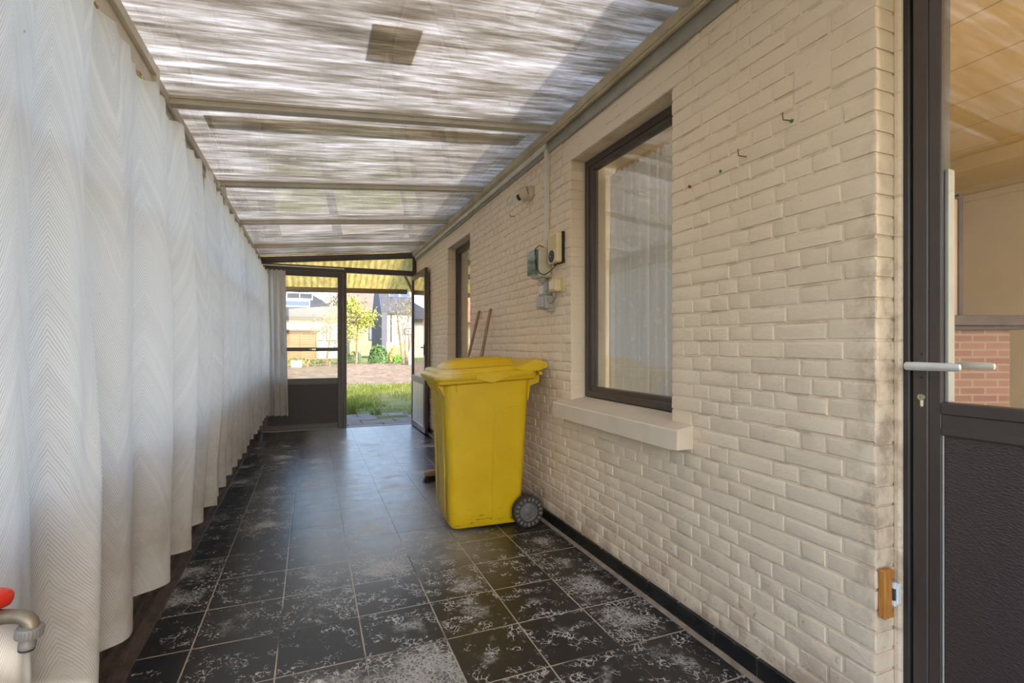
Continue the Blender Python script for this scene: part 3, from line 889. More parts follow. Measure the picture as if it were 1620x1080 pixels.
tag(obj('curtain', c, M['canvas'], None, 80, (1.402, 6.45, .32)), 'narrow beige cloth hanging behind the open end door', 'curtain', None)
c = curtain_mesh(1.735, 2.535, 1.655, 2.165, .862, 41, .011, .085, per_m=120, cloth=1.6, hook=.05, rows=20)
tag(obj('net_curtain', c, M['net'], None, 80, (1.655, 2.13, .862)), 'white net curtain behind the large window beside the wall boxes', 'curtain', None)

# curtain wire with hooks
t = thing('curtain_wire', (-.56, 3.4, 2.09), 'yellowed curtain wire with hooks along the top of the white curtains', 'curtain wire')
WZ = lambda y: 2.092 + .010*max(0, (y-3.5)/3.7) - .006*abs(sin(pi*(y+.5)/1.25))
pts = [(-.566 + .004*sin(y*3), y, WZ(y)) for y in [(.6 + 6.57*i/90) for i in range(91)]]
obj('wire', MB().tube(pts, .0045, 6), M['curtain_wire'], t)
rr = random.Random(9); y = 1.03
while y < 7.08:
    if not (3.0 < y < 3.07):
        z = WZ(y) - .006; hk = MB()
        hk.tube([(-.561, y, z+.010), (-.553, y+.004, z+.004), (-.554, y+.002, z-.012), (-.540, y-.004, z-.020), (-.540, y+.012, z-.024), (-.544, y+.022, z-.014)], .0032, 5)
        obj('curtain_hook', hk, M['curtain_wire'], t)
    y += .064 + rr.uniform(-.012, .012)
br = MB(); br.tube([(-.632, 4.06, 2.285), (-.58, 4.05, 2.28), (-.570, 4.05, 2.21), (-.566, 4.05, 2.09)], .011, 8); br.cbox(-.632, -.60, 4.02, 4.09, 2.25, 2.30, .006)
obj('wire_bracket', br, M['trunk'], t)
br = MB(); br.tube([(-.632, .7, 2.25), (-.58, .7, 2.25), (-.570, .7, 2.19), (-.566, .7, 2.085)], .009, 8)
obj('wire_bracket', br, M['trunk'], t)
t = thing('curtain_rail', (-.1, YB-.04, 2.2), 'thin cream curtain rail on the lintel over the closed end door', 'curtain rail')
obj('rail', MB().cbox(-.60, .41, YB-.048, YB-.031, 2.195, 2.210, .003), M['cream_plastic'], t)
e = MB(); e.cbox(.405, .418, YB-.052, YB-.0305, 2.188, 2.214, .003)
obj('end_cap', e, M['cream_plastic'], t)

# ---------------------------------------------------------------- wheelie bin (built in its own axes: x to the wall, y away from the camera)
BA = radians(-2.5)
BO = Vector((1.035, 3.135, 0))
B = Matrix.Translation(BO) @ Matrix.Rotation(BA, 4, 'Z')
bin_ = thing('wheelie_bin', BO, 'large yellow plastic wheelie bin standing against the brick wall', 'bin')
bin_.rotation_euler = (0, 0, BA)
class L0: pass
def bobj(name, mb, mat, parent=None, smooth=35):
    """mesh given in the bin's own axes"""
    WM[(parent or bin_).name] = Vector((0,0,0))
    o = obj(name, mb, mat, parent or bin_, smooth); WM[o.name] = Vector((0,0,0)); return o
def dz(x): return .052*x            # the rim rises a little towards the wall
body = MB(); rings = []
for z, xa, xb, hy, r in ((.012,-.218,.205,.185,.03), (.018,-.232,.215,.197,.045), (.035,-.244,.222,.205,.055), (.12,-.250,.228,.210,.055),
                         (.30,-.258,.236,.220,.052), (.60,-.272,.248,.238,.050), (.85,-.284,.258,.252,.048), (.93,-.288,.262,.257,.048)):
    cx = (xa+xb)/2; hx = (xb-xa)/2
    rings.append([(px, py, pz + (dz(px) if z > .5 else 0)) for px, py, pz in rrect(cx, 0, hx, hy, r, z, 6)])
body.loft(rings)
# rim collar and gussets
body.loft([[(px, py, pz + dz(px)) for px, py, pz in rrect(cx, 0, hx, hy, .05, z, 6)] for z, cx, hx, hy in ((.915,-.012,.300,.262), (.925,-.012,.318,.276), (.965,-.012,.322,.280))])
def gusset(pts, y, w):
    body.loft([[(px, y-w, pz) for px, pz in pts], [(px, y+w, pz) for px, pz in pts]])
for yy in (-.205, -.07, .07, .205):
    body.loft([[(-.262, yy-.004, .80), (-.28, yy-.004, .925), (-.335, yy-.004, .925)], [(-.262, yy+.004, .80), (-.28, yy+.004, .925), (-.335, yy+.004, .925)]])
for xx in (-.215,):
    for s in (-1, 1):
        body.cbox(xx-.004, xx+.004, s*.235, s*.262, .862, .93, .002)
# vertical stiffening of the front face
for yy in (-.135, .135):
    body.loft([[(-.262 - .0, yy-.016, z0), (-.262, yy+.016, z0), (-.285 if z0 > .5 else -.262, yy+.010, z0), (-.285 if z0 > .5 else -.262, yy-.010, z0)] for z0 in (.06, .92)])
# raised outline of the wheel side panel
for s in (-1, 1):
    def fy(z): return s*(.2105 + (.252-.2105)*(z-.12)/(.85-.12) + .0005)
    pts = [(.022, fy(.06), .06), (.020, fy(.3), .3), (.018, fy(.62), .62), (.022, fy(.68), .68), (.040, fy(.72), .72), (.075, fy(.748), .748), (.12, fy(.758), .758), (.225, fy(.768), .768)]
    body.tube(pts, .0022, 6)
# wheel housing / axle bearer at the back foot
body.cbox(.165, .215, -.20, .20, .028, .16, .012)
# hinge brackets at the wall side
for s in (-1, 1):
    for off in (.205,):
        y_ = s*off
        body.loft([[(.255, y_-s*.006, .80), (.262, y_-s*.006, .79), (.278, y_-s*.006, .885), (.335, y_-s*.006, .905), (.342, y_-s*.006, .955), (.345, y_-s*.006, .985), (.25, y_-s*.006, .965)],
                   [(.255, y_+s*.006, .80), (.262, y_+s*.006, .79), (.278, y_+s*.006, .885), (.335, y_+s*.006, .905), (.342, y_+s*.006, .955), (.345, y_+s*.006, .985), (.25, y_+s*.006, .965)]])
bobj('body', body, M['bin'])
# lid
lid = MB()
def lring(z, xa, xb, hy, r, tilt=1, bow=0):
    out = []
    for px, py, pz in rrect((xa+xb)/2, 0, (xb-xa)/2, hy, r, z, 8):
        f = (px - xb)/(xa-xb)               # 1 at the front
        px2 = px - bow*max(0, f)**2*(1-(py/hy)**2)
        out.append((px2, py, pz + tilt*dz(px)))
    return out
rl = [lring(.943,-.336,.300,.290,.07,1,.022), lring(.955,-.344,.305,.297,.075,1,.024), lring(.975,-.344,.305,.297,.075,1,.024), lring(.984,-.336,.300,.289,.07,1,.023),
      lring(.986,-.320,.295,.279,.065,1,.02), lring(1.002,-.318,.294,.277,.065,1,.02), lring(1.010,-.310,.288,.269,.06,1,.018), lring(1.012,-.27,.27,.235,.06,1,.012),
      lring(1.006,-.250,.255,.212,.06,1,.01)]
lid.loft(rl)
# raised centre of the lid: a long hump with a steep near face
hump = []
for zz, ins in ((.0, 0), (.45, .010), (.8, .022), (.95, .038), (1.0, .07)):
    out = []
    for px, py, pz in rrect(-.005, .065, .255-ins, .150-ins*.8, .055, 0, 8):
        hgt = .064*max(0.0, sin(pi*min(1, max(0, (px+.275)/.545))))**.55
        out.append((px, py, 1.003 + dz(px)*.85 + hgt*zz + .006*zz))
    hump.append(out)
lid.loft(hump)
# end flaps over the hinge (wall side)
for s in (-1, 1):
    pts = [(.13, 1.006), (.20, 1.020), (.262, 1.050), (.285, 1.056), (.352, 1.040), (.362, 1.030), (.360, 1.006), (.335, .996), (.29, .985), (.2, .985)]
    lid.loft([[(px, s*.262, pz+.004) for px, pz in pts], [(px, s*.292, pz) for px, pz in pts]])
lid.loft([[(px, yy, pz) for px, pz in ((.235, 1.015), (.262, 1.046), (.285, 1.052), (.35, 1.036), (.352, 1.018), (.285, 1.02), (.262, 1.004))] for yy in (-.27, .27)])
# side grip: skirt dips in the middle
for s in (-1, 1):
    n = 12; top = []; bot = []
    for k in range(n+1):
        u = k/n; xx = -.10 + .20*u
        top.append((xx, .968+dz(xx))); bot.append((xx, .946 + dz(xx) - .026*sin(pi*u)**1.3))
    ring = top + list(reversed(bot))
    lid.loft([[(a, s*.284, b) for a, b in ring], [(a, s*.2985, b) for a, b in ring]] if s > 0 else [[(a, s*.2985, b) for a, b in ring], [(a, s*.284, b) for a, b in ring]])
lo = bobj('lid', lid, M['bin'], None, 40)
hb = MB(); hb.tube([(.352, -.275, 1.020), (.352, .275, 1.020)], .0115, 12)
bobj('handle', hb, M['bin'])
for s in (-1, 1):
    hp = MB(); hp.tube([(.318, s*.235, .965), (.318, s*.288, .968)], .010, 10)
    bobj('hinge_pin', hp, M['bin'])
# wheels
for s in (-1, 1):
    Mw = Matrix.Translation((.238, s*.262, .101)) @ Matrix.Rotation(radians(90*(-s)), 4, 'X')
    ty = MB(); ty.lathe([(.052,-.028), (.085,-.030), (.096,-.025), (.1005,-.012), (.1005,.012), (.096,.025), (.088,.029), (.066,.027), (.0605,.022), (.0605,-.02)], 40, Mw)
    lg = MB()
    for k in range(18):
        a = 2*pi*k/18
        lg.cbox(-.0075, .0075, .0680, .0890, .0225, .0318, .002, Mw @ Matrix.Rotation(a, 4, 'Z'))
    w = bobj('wheel', ty, M['tyre']); bobj('wheel_lugs', lg, M['lug'], w)
    hb = MB(); hb.lathe([(.0615,-.018), (.0615,.020), (.058,.023), (.054,.020), (.050,.012), (.030,.015), (.020,.018), (.012,.026), (.0002,.027)], 32, Mw)
    bobj('hub', hb, M['wheel_hub'], w)
ax = MB(); ax.tube([(.238, -.245, .101), (.238, .245, .101)], .011, 10)
bobj('axle', ax, M['steel'])

# ---------------------------------------------------------------- two brooms leaning behind the bin
def broom(name, foot, topz, toplen_pt, label, headrot, bow):
    f = Vector(foot); tp = Vector(toplen_pt)
    b = thing('broom', (f.x, f.y, 0), label, 'broom', None)
    h = MB(); n = 14; pts = []; rad = []
    for k in range(n+1):
        u = k/n; p = f.lerp(tp, u); p.x -= bow*sin(pi*u); pts.append(p); rad.append(.0128 + (.002*noise.noise((u*6, f.y, 0))) + (.003 if name == 'b' and u < .72 else 0))
    pts.append(tp + (tp-f).normalized()*.006); rad.append(.008)
    obj('broom_handle', h.tube(pts, rad, 12), M['handle_wood'], b)
    hd = MB(); Mh = Matrix.Translation((f.x, f.y, 0)) @ Matrix.Rotation(headrot, 4, 'Z')
    hd.loft([rrect(0, 0, .145*q, .028*q, .02*q, z, 5) for z, q in ((.052, .9), (.058, 1), (.085, 1), (.094, .86))], M=Mh)
    o = obj('broom_head', hd, M['handle_wood'], b, 40)
    br = MB(); rr = random.Random(int(f.y*100))
    for i in range(300):
        px = rr.uniform(-.135, .135); py = rr.uniform(-.022, .022)
        ex = px*1.16 + rr.uniform(-.012, .012); ey = py*1.8 + rr.uniform(-.012, .012)
        p0 = Mh @ Vector((px, py, .058)); p1 = Mh @ Vector((ex, ey, .003)); w = .0028
        br.loft([[(p0.x+w, p0.y, p0.z), (p0.x-w, p0.y+w, p0.z), (p0.x-w, p0.y-w, p0.z)], [(p1.x+w, p1.y, p1.z), (p1.x-w, p1.y+w, p1.z), (p1.x-w, p1.y-w, p1.z)]])
    q = obj('bristles', br, M['bristle'], o, 0)
    return b
broom('a', (1.02, 4.14, .07), 0, (1.405, 4.27, 1.452), 'wooden broom handle behind the yellow bin, the left thinner one', radians(12), .0)
broom('b', (1.10, 3.72, .07), 0, (1.402, 3.955, 1.448), 'wooden broom handle behind the yellow bin, the right thicker one', radians(80), .02)

# ---------------------------------------------------------------- fittings on the brick wall
t = thing('cable_trunking', (XW, 2.89, 1.78), 'cream cable trunking running up beside the chime box and along under the roof', 'cable trunking')
obj('upright_channel', MB().cbox(1.396, XW+.001, 2.868, 2.906, 1.72, 2.449, .003), M['trunk'], t)
obj('long_channel', MB().cbox(1.386, 1.4065, 2.868, 7.20, 2.402, 2.446, .003), M['trunk'], t)
j = MB(); j.cbox(1.384, 1.408, 4.03, 4.05, 2.399, 2.449, .002)
obj('joint_cover', j, M['trunk'], t)

t = thing('door_chime', (XW, 2.74, 1.64), 'yellowed cream chime box with grille and round dark speaker on the brick wall', 'door chime')
ho = MB(); ho.cbox(1.372, 1.408, 2.672, 2.800, 1.648, 1.832, .006)
for k in range(11): ho.cbox(1.3695, 1.375, 2.682, 2.772, 1.738+.0078*k, 1.7417+.0078*k, .001)
obj('housing', ho, M['ivory'], t)
obj('back_plate', MB().cbox(1.4075, XW+.002, 2.664, 2.796, 1.645, 1.835, .003), M['black'], t)
sp = MB(); sp.lathe([(.038,-.002), (.038,.002), (.034,.003), (.008,.001), (.006,.005), (.0002,.005)], 28, frame_to((1.372, 2.748, 1.692), (-1,0,0)))
spo = obj('speaker', sp, M['darkgrey'], t)
obj('speaker_screw', MB().lathe([(.0045, 0), (.0045, .003), (.0002,.0035)], 10, frame_to((1.367, 2.748, 1.692), (-1,0,0))), M['steel'], spo)

t = thing('junction_box', (XW, 2.92, 1.57), 'beige electrical box with a tinted green cover beside the chime box', 'junction box')
obj('box', MB().cbox(1.335, XW+.002, 2.842, 2.975, 1.575, 1.768, .007), M['box_plastic'], t)
gc = MB(); gc.cbox(1.312, 1.336, 2.862, 2.985, 1.594, 1.754, .005)
gco = obj('cover', gc, M['glass_green'], t)
ins = MB(); ins.cbox(1.322, 1.334, 2.885, 2.955, 1.625, 1.72, .003)
obj('breaker', ins, M['grey_plastic'], t)
cn = MB(); cn.lathe([(.032,.0), (.024,-.016), (.016,-.020), (.016,-.03)], 16, Matrix.Translation((1.378, 2.895, 1.576)))
obj('cable_gland', cn, M['grey_plastic'], t)

t = thing('chime_cable', (1.38, 2.8, 1.6), 'thin brown cable looping from the chime box over the green covered box', 'cable')
obj('cable', MB().tube([(1.385, 2.875, 1.772), (1.352, 2.885, 1.784), (1.328, 2.892, 1.760), (1.326, 2.890, 1.70), (1.326, 2.868, 1.64), (1.330, 2.83, 1.598), (1.345, 2.79, 1.583), (1.366, 2.745, 1.602), (1.384, 2.71, 1.632), (1.392, 2.70, 1.650)], .0036, 8), M['cable_brown'], t)

t = thing('light_switch', (XW, 2.75, 1.46), 'small cream surface switch below the chime box', 'switch')
sw = MB(); sw.cbox(1.413, XW+.002, 2.655, 2.735, 1.468, 1.556, .003); sw.cbox(1.368, 1.4135, 2.688, 2.782, 1.474, 1.548, .006)
obj('housing', sw, M['ivory'], t)
obj('rocker', MB().cbox(1.361, 1.3685, 2.705, 2.768, 1.486, 1.536, .003), M['cream_plastic'], t)
t = thing('socket_outlet', (XW, 2.87, 1.38), 'grey outdoor switch and socket unit lowest on the brick wall below the green covered box', 'socket')
so = MB(); so.cbox(1.374, XW+.002, 2.832, 2.945, 1.462, 1.54, .006); so.cbox(1.364, XW+.002, 2.812, 2.945, 1.376, 1.460, .006)
so.cbox(1.388, XW+.001, 2.80, 2.85, 1.355, 1.378, .004)
obj('housing', so, M['grey_plastic'], t)
obj('switch_rocker', MB().cbox(1.367, 1.3745, 2.862, 2.925, 1.474, 1.526, .004), M['cream_plastic'], t)
fl = MB(); fl.cbox(1.352, 1.365, 2.835, 2.928, 1.386, 1.446, .005)
obj('socket_flap', fl, M['grey_plastic'], t)
t = thing('grey_cable', (1.39, 2.82, 1.42), 'grey cable looping below the cream switch to the grey socket', 'cable')
obj('cable', MB().tube([(1.392, 2.72, 1.472), (1.390, 2.725, 1.445), (1.386, 2.745, 1.418), (1.380, 2.78, 1.405), (1.376, 2.806, 1.418), (1.378, 2.818, 1.45), (1.380, 2.84, 1.50), (1.380, 2.886, 1.545)], .005, 8), M['cable_grey'], t)

# bare bulb in a porcelain wall holder
t = thing('wall_lamp', (XW, 3.17, 2.2), 'bare clear bulb in an old porcelain wall lamp holder high on the brick wall', 'wall lamp')
axis = Vector((-.60, .62, -.30)).normalized()
base = Vector((XW, 3.165, 2.205))
p = MB(); p.lathe([(.052,-.002), (.054,.006), (.050,.014), (.044,.03)], 28, frame_to(base, (-1,0,0)))
c0 = base + Vector((-.026, 0, 0))
p.lathe([(.044,-.012), (.046,.010), (.046,.040), (.043,.050), (.038,.050), (.036,.036)], 28, frame_to(c0, axis))
obj('lamp_base', p, M['porcelain'], t)
sk = MB(); sk.lathe([(.036,.030), (.034,.044), (.024,.050), (.022,.078), (.019,.080)], 20, frame_to(c0, axis))
obj('lamp_socket', sk, M['bakelite'], t)
bb = MB(); bb.lathe([(.013,.072), (.015,.086), (.022,.100), (.029,.116), (.031,.130), (.028,.146), (.019,.158), (.008,.163), (.0002,.164)], 24, frame_to(c0, axis))
bo = obj('bulb', bb, M['bulb'], t, 80)
fi = MB(); M2 = frame_to(c0, axis)
fi.lathe([(.004,.074), (.0035,.105), (.0002,.106)], 8, M2); fi.tube([M2 @ Vector(q) for q in ((-.012,0,.118), (-.004,.003,.122), (.004,-.003,.122), (.012,0,.118))], .0012, 5)
obj('filament', fi, M['steel'], bo)

# hooks and wall plugs
def wall_hook(y, z, label, s=1):
    t = thing('wall_hook', (XW, y, z), label, 'hook')
    h = MB(); h.tube([(XW+.004, y, z), (XW-.016, y, z-.001), (XW-.021, y+.004, z+.001), (XW-.022, y+.014*s, z+.006), (XW-.022, y+.016*s, z+.030)], .0021, 8)
    obj('hook', h, M['hook_metal'], t)
    return t
h1 = wall_hook(1.133, 1.857, 'rusty screw hook in a green plug, upper of the two hooks right of the window')
pl = MB(); pl.lathe([(.006,-.002), (.006,.0025), (.003,.003), (.0002,.003)], 12, frame_to((XW, 1.133, 1.857), (-1,0,0)))
obj('wall_plug', pl, M['plug_green'], h1)
wall_hook(1.312, 1.806, 'rusty screw hook without a plug, lower of the two hooks right of the window')
for y, z, m, lab in ((1.43, 1.793, 'plug_green', 'tiny green wall plug in the brick left of the two hooks'), (1.595, 1.785, 'plug_red', 'tiny red brown wall plug beside the near edge of the window')):
    q = MB(); q.lathe([(.006,-.004), (.0062,.003), (.0035,.0035), (.003,.001), (.0002,.001)], 12, frame_to((XW+.0005, y, z), (-1,0,0)))
    tag(obj('wall_plug', q, M[m], None, 35, (XW, y, z)), lab, 'wall plug')
t = thing('nail', (XW, 3.47, 2.118), 'small rusty nail left of the bare bulb on the brick wall', 'nail')
obj('shank', MB().tube([(XW+.004, 3.47, 2.12), (XW-.03, 3.475, 2.116), (XW-.034, 3.478, 2.134)], .003, 6), M['hook_metal'], t)

# magnetic catch on its block, on the door reveal
t = thing('magnetic_catch', (1.445, .87, .40), 'varnished wooden block with a white magnetic catch low on the corner beside the brown door', 'magnetic catch')
obj('block', MB().cbox(1.4285, 1.468, .8605, .8795, .402, .533, .003), M['pine'], t)
k = MB(); k.cbox(1.456, 1.470, .8525, .8615, .437, .452, .002); k.cbox(1.456, 1.470, .8525, .8615, .484, .500, .002); k.cbox(1.464, 1.482, .8505, .8615, .442, .496, .002)
obj('catch', k, M['white_paint'], t)
obj('magnet', MB().cbox(1.4575, 1.4645, .8545, .8615, .451, .485, .001), M['darkgrey'], t)
for zz in (.425, .507):
    obj('screw', MB().lathe([(.0036,-.002), (.0036,.0008), (.002,.0016), (.0002,.0017)], 12, frame_to((1.459, .8603, zz), (0,-1,0))), M['steel'], t)

# ---------------------------------------------------------------- garden tap at the left edge
t = thing('garden_tap', (-.47, .93, .74), 'dull metal tap with a red handle at the left edge in front of the curtain', 'tap')
ux = Vector((-.9272, .3745, 0))                # to the left as seen from the door side
K = .74
T0 = Vector((-.3665, .903, 0)); TZ = .757
def TP(a, z):
    v = T0 + ux*a*K
    return Vector((v.x, v.y, TZ + z*K))
s_ = MB()
s_.tube([TP(.15,-.006), TP(.12,-.006), TP(.09,-.004), TP(.065,.0), TP(.045,.002), TP(.022,.002), TP(.010,-.001), TP(.002,-.008), TP(-.001,-.018)], [q*K for q in (.014,.0145,.0165,.0145,.0130,.0128,.0128,.0126,.0120)], 16)
obj('spout', s_, M['tap'], t, 60)
b_ = MB(); Mt = Matrix.Translation(TP(.088,0)) @ Matrix.Scale(K, 4)
b_.lathe([(.0165,-.026), (.0185,-.012), (.0170,.004), (.012,.008), (.012,.014), (.0095,.016), (.0095,.026)], 20, Mt)
obj('valve_body', b_, M['tap'], t)
hn = MB(); Mh = Matrix.Translation(TP(.080,.030)) @ Matrix.Rotation(radians(158), 4, 'Z') @ Matrix.Rotation(radians(-8), 4, 'Y') @ Matrix.Scale(K, 4)
rings = []
for zz, q in ((-.013,.7), (-.008,.93), (.0,1.0), (.010,1.0), (.016,.9), (.020,.6)):
    rings.append([((.034+.0050*cos(3*a))*q*cos(a), (.026+.0040*cos(3*a))*q*sin(a), zz) for a in [2*pi*k/30 for k in range(30)]])
hn.loft(rings, M=Mh)
ho = obj('tap_handle', hn, M['red'], t, 60)
obj('cap', MB().lathe([(.010,.018), (.010,.0215), (.008,.023), (.0002,.0235)], 16, Mh), M['steel'], ho)
cn = MB(); Mc = Matrix.Translation(TP(-.001,0)) @ Matrix.Scale(K, 4) @ Matrix.Rotation(radians(8), 4, 'Y')
cn.lathe([(.0150,-.0150), (.0200,-.0165), (.0208,-.018), (.0208,-.034), (.0198,-.0355), (.0125,-.036), (.0125,-.047), (.0132,-.048), (.0132,-.0545), (.0122,-.057), (.0002,-.057)], 28, Mc)
for k in range(24): cn.cbox(.0202, .0214, -.0012, .0012, -.0335, -.0185, .0004, Mc @ Matrix.Rotation(2*pi*k/24, 4, 'Z'))
co = obj('hose_connector', cn, M['tap_plastic'], t, 40)
obj('seal_ring', MB().lathe([(.0124,-.0575), (.0126,-.059), (.0118,-.0605), (.0002,-.0605)], 24, Mc), M['black'], co)
sp = MB(); q = TP(.165,0); q2 = TP(.15,-.006)
sp.tube([(q.x, q.y, .0), (q.x, q.y, q2.z-.03), (q.x, q.y, q2.z-.01), (q2.x, q2.y, q2.z)], [.011,.011,.011,.0104], 14)
obj('standpipe', sp, M['tap'], t, 60)

# ---------------------------------------------------------------- sheets added on the roof to darken a square and a band below
def on_roof(name, x0, x1, y0, y1, h, mat, label, cat):
    m = MB(); zz = lambda x: roof_z(x) + T + .002
    m.loft([[(x0, y0, zz(x0)), (x1, y0, zz(x1)), (x1, y0, zz(x1)+h), (x0, y0, zz(x0)+h)], [(x0, y1, zz(x0)), (x1, y1, zz(x1)), (x1, y1, zz(x1)+h), (x0, y1, zz(x0)+h)]])
    tag(obj(name, m, mat, None, 0, 'base'), label, cat)
on_roof('darkening_sheet', .225, .425, 2.02, 2.29, .006, M['tsheet'], 'square brown sheet added on the veranda roof to darken a square overhead', 'plastic sheet')
on_roof('darkening_strip', -.52, 1.30, 2.985, 3.16, .006, M['tsheet'], 'long translucent strip added on the roof to darken a band beyond the nearest crossbar', 'strip')
# ================================================================ rooms behind the brick wall
RX = 5.10
mb = MB()
mb.box(RX, RX+.2, -2.6, YB, -.1, 2.62); mb.box(1.70, RX, YB-.2, YB, -.1, 2.62)
mb.box(1.70, RX, -2.6, -2.4, 2.3, 2.62); mb.box(1.70, 2.1, -2.6, -2.4, -.1, 2.3); mb.box(4.7, RX, -2.6, -2.4, -.1, 2.3)
struct('wall_room', mb, M['room_wall'])
struct('floor_room', MB().box(1.70, RX, -2.6, YB, -.1, -.0), simple('room_floor_tiles', (186,166,136), .5, 0, .1, 5))
mb = MB(); mb.box(1.70, RX+.2, -2.6, YB, 2.50, 2.56)
struct('ceiling_room', mb, M['ceilboards'])
mb = MB(); mb.cbox(4.35, RX, -2.4, YB-.2, 2.40, 2.50, .004); mb.cbox(RX-.05, RX, -2.4, YB-.2, 2.34, 2.40, .01)
struct('trim_room_cornice', mb, M['room_wall'])
# unseen pendant lamp added to brighten the room behind the side door
for lx, ly, en in ((2.9, -.9, 24),):
    t = thing('fill_pendant', (lx, ly, 2.2), 'unseen pendant lamp added under the room ceiling as fill light', 'lamp')
    obj('cord', MB().tube([(lx, ly, 2.5), (lx, ly, 2.38)], .006, 8), M['white_paint'], t)
    sh = MB(); sh.lathe([(.03, 2.38), (.06, 2.36), (.15, 2.30), (.18, 2.24), (.178, 2.24), (.148, 2.295), (.058, 2.352), (.028, 2.37)], 28, Matrix.Translation((lx, ly, 0)))
    obj('lamp_shade', sh, M['white_paint'], t)
    li = bpy.data.lights.new('fill_light', 'POINT'); li.energy = en; li.shadow_soft_size = .07; li.color = (1, .94, .84)
    lo_ = bpy.data.objects.new('fill_light', li); COL.objects.link(lo_); lo_.location = (lx, ly, 2.2)
# corner chimney seen through the side door
fp = thing('fireplace', (3.5, 1.9, 0), 'red brick chimney with dark mantel seen through the side door glass', 'fireplace')
e1 = Vector((-.9272, .3745, 0)); nn = Vector((.3745, .9272, 0))
A0 = Vector((3.72, 1.57, 0))
Mf = Matrix((-e1, Vector((.3745,.9272,0)), Vector((0,0,1)))).transposed().to_4x4(); Mf.translation = A0
fb = MB(); fb.cbox(-1.0, 0, 0, .5, 0, 1.235, .004, Mf)
o = obj('chimney_breast', MB().cbox(-1.0, 0, 0, .5, 0, 1.235, .004), M['redbrick'], None, 0)
o.parent = fp; o.matrix_parent_inverse = Matrix.Identity(4); o.matrix_local = Matrix.Translation(-Vector(fp.location)) @ Mf
mt = MB(); mt.cbox(-1.08, .09, -.07, .5, 1.255, 1.312, .004, Mf); mt.cbox(-1.04, .05, -.035, .5, 1.232, 1.256, .004, Mf)
obj('mantel', mt, M['mantel'], fp)
pb = thing('wall_panel', tuple(Mf @ Vector((-.7, .1, 1.313))), 'pale framed panel standing on the dark mantel behind the side door glass', 'panel')
p = MB(); p.cbox(-1.0, -.245, .06, .09, 1.313, 2.0, .002, Mf)
obj('panel', p, M['pale_panel'], pb)
p = MB(); p.cbox(-.25, -.222, .05, .10, 1.313, 2.03, .002, Mf); p.cbox(-1.03, -.222, .05, .10, 2.0, 2.012, .002, Mf)
obj('panel_frame', p, M['mantel'], pb)

# ================================================================ the house above the veranda roof (throws its shadow over roof, awning and yard)
prof = [(-2.6, 3.26), (.9, 3.26), (2.0, 3.235), (3.5, 3.155), (4.4, 3.09), (6.7, 2.74), (7.34, 2.72)]
mb = MB()
for i in range(len(prof)-1):
    (ya, za), (yb, zb) = prof[i], prof[i+1]
    mb.loft([[(1.425, ya, 2.62), (1.70, ya, 2.62), (1.70, ya, za), (1.425, ya, za)], [(1.425, yb, 2.62), (1.70, yb, 2.62), (1.70, yb, zb), (1.425, yb, zb)]])
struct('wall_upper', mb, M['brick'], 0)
mb = MB(); v = []
ridge_x, ridge_z = 3.45, 4.75
prof = prof + [(8.2, 2.72)]
for y, z in prof: v += [(1.425, y, z), (ridge_x, y, max(ridge_z, z)), (5.4, y, 3.0), (5.4, y, 2.95), (1.425, y, z-.05)]
fs = []
for i in range(len(prof)-1):
    a = 5*i; b = a+5
    fs += [(a, a+1, b+1, b), (a+1, a+2, b+2, b+1)]
a = 5*(len(prof)-1)
fs += [(a, a+1, a+2), (2, 1, 0)]
mb.add(v, fs)
struct('house_roof', mb, M['tile_brown'], 0)
mb = MB(); mb.box(1.45, 5.4, YB, YB+.06, -.1, 2.75)
struct('wall_gable', mb, M['render_cream'], 0)

# ================================================================ yard
mb = MB(); mb.box(-70, 70, -40, -2.6, -.16, -.04); mb.box(-70, -.9, -2.6, YB, -.16, -.04); mb.box(5.4, 70, -2.6, YB, -.16, -.04)
mb.box(-70, 70, YB+.07, 140, -.16, -.04)
struct('ground', mb, M['turf'], 0)
struct('ground_path', MB().box(-.9, -.76, -2.6, YB, -.16, -.03), M['concrete'], 0)
struct('bounce_terrace', MB().box(-7, -.9, -12, 9, -.10, -.03), M['slab'], 0)  # unseen paving added to bounce sunlight up through the curtains
mb = MB(); rr = random.Random(4)
for j in range(6):
    y0 = YB + .08 + j*.40
    for i in range(-7, 9):
        x0 = i*.50 + (.22 if j % 2 else 0)
        if j == 2 and rr.random() < .45: continue
        if j > 3 and rr.random() < .25: continue
        mb.cbox(x0, x0+.488, y0, y0+.388, -.09, -.012 - rr.uniform(0, .012) - (.008*j), .006)
struct('paving', mb, M['slab'])
def soil(u, v):
    x = -14 + 40*u; y = 14.6 + 20*v
    e = min(1, v*9)*min(1, (1-v)*6)
    return (x, y + .5*noise.noise((x*.5, 3, 0))*(1-v), -.045 + e*(.06 + .075*noise.noise((x*.9, y*.9, 1)) + .06*noise.noise((x*2.7, y*2.7, 4)) + .03*noise.noise((x*6, y*6, 7))))
struct('dug_soil', MB().grid(soil, 230, 120), M['soil'], 0)
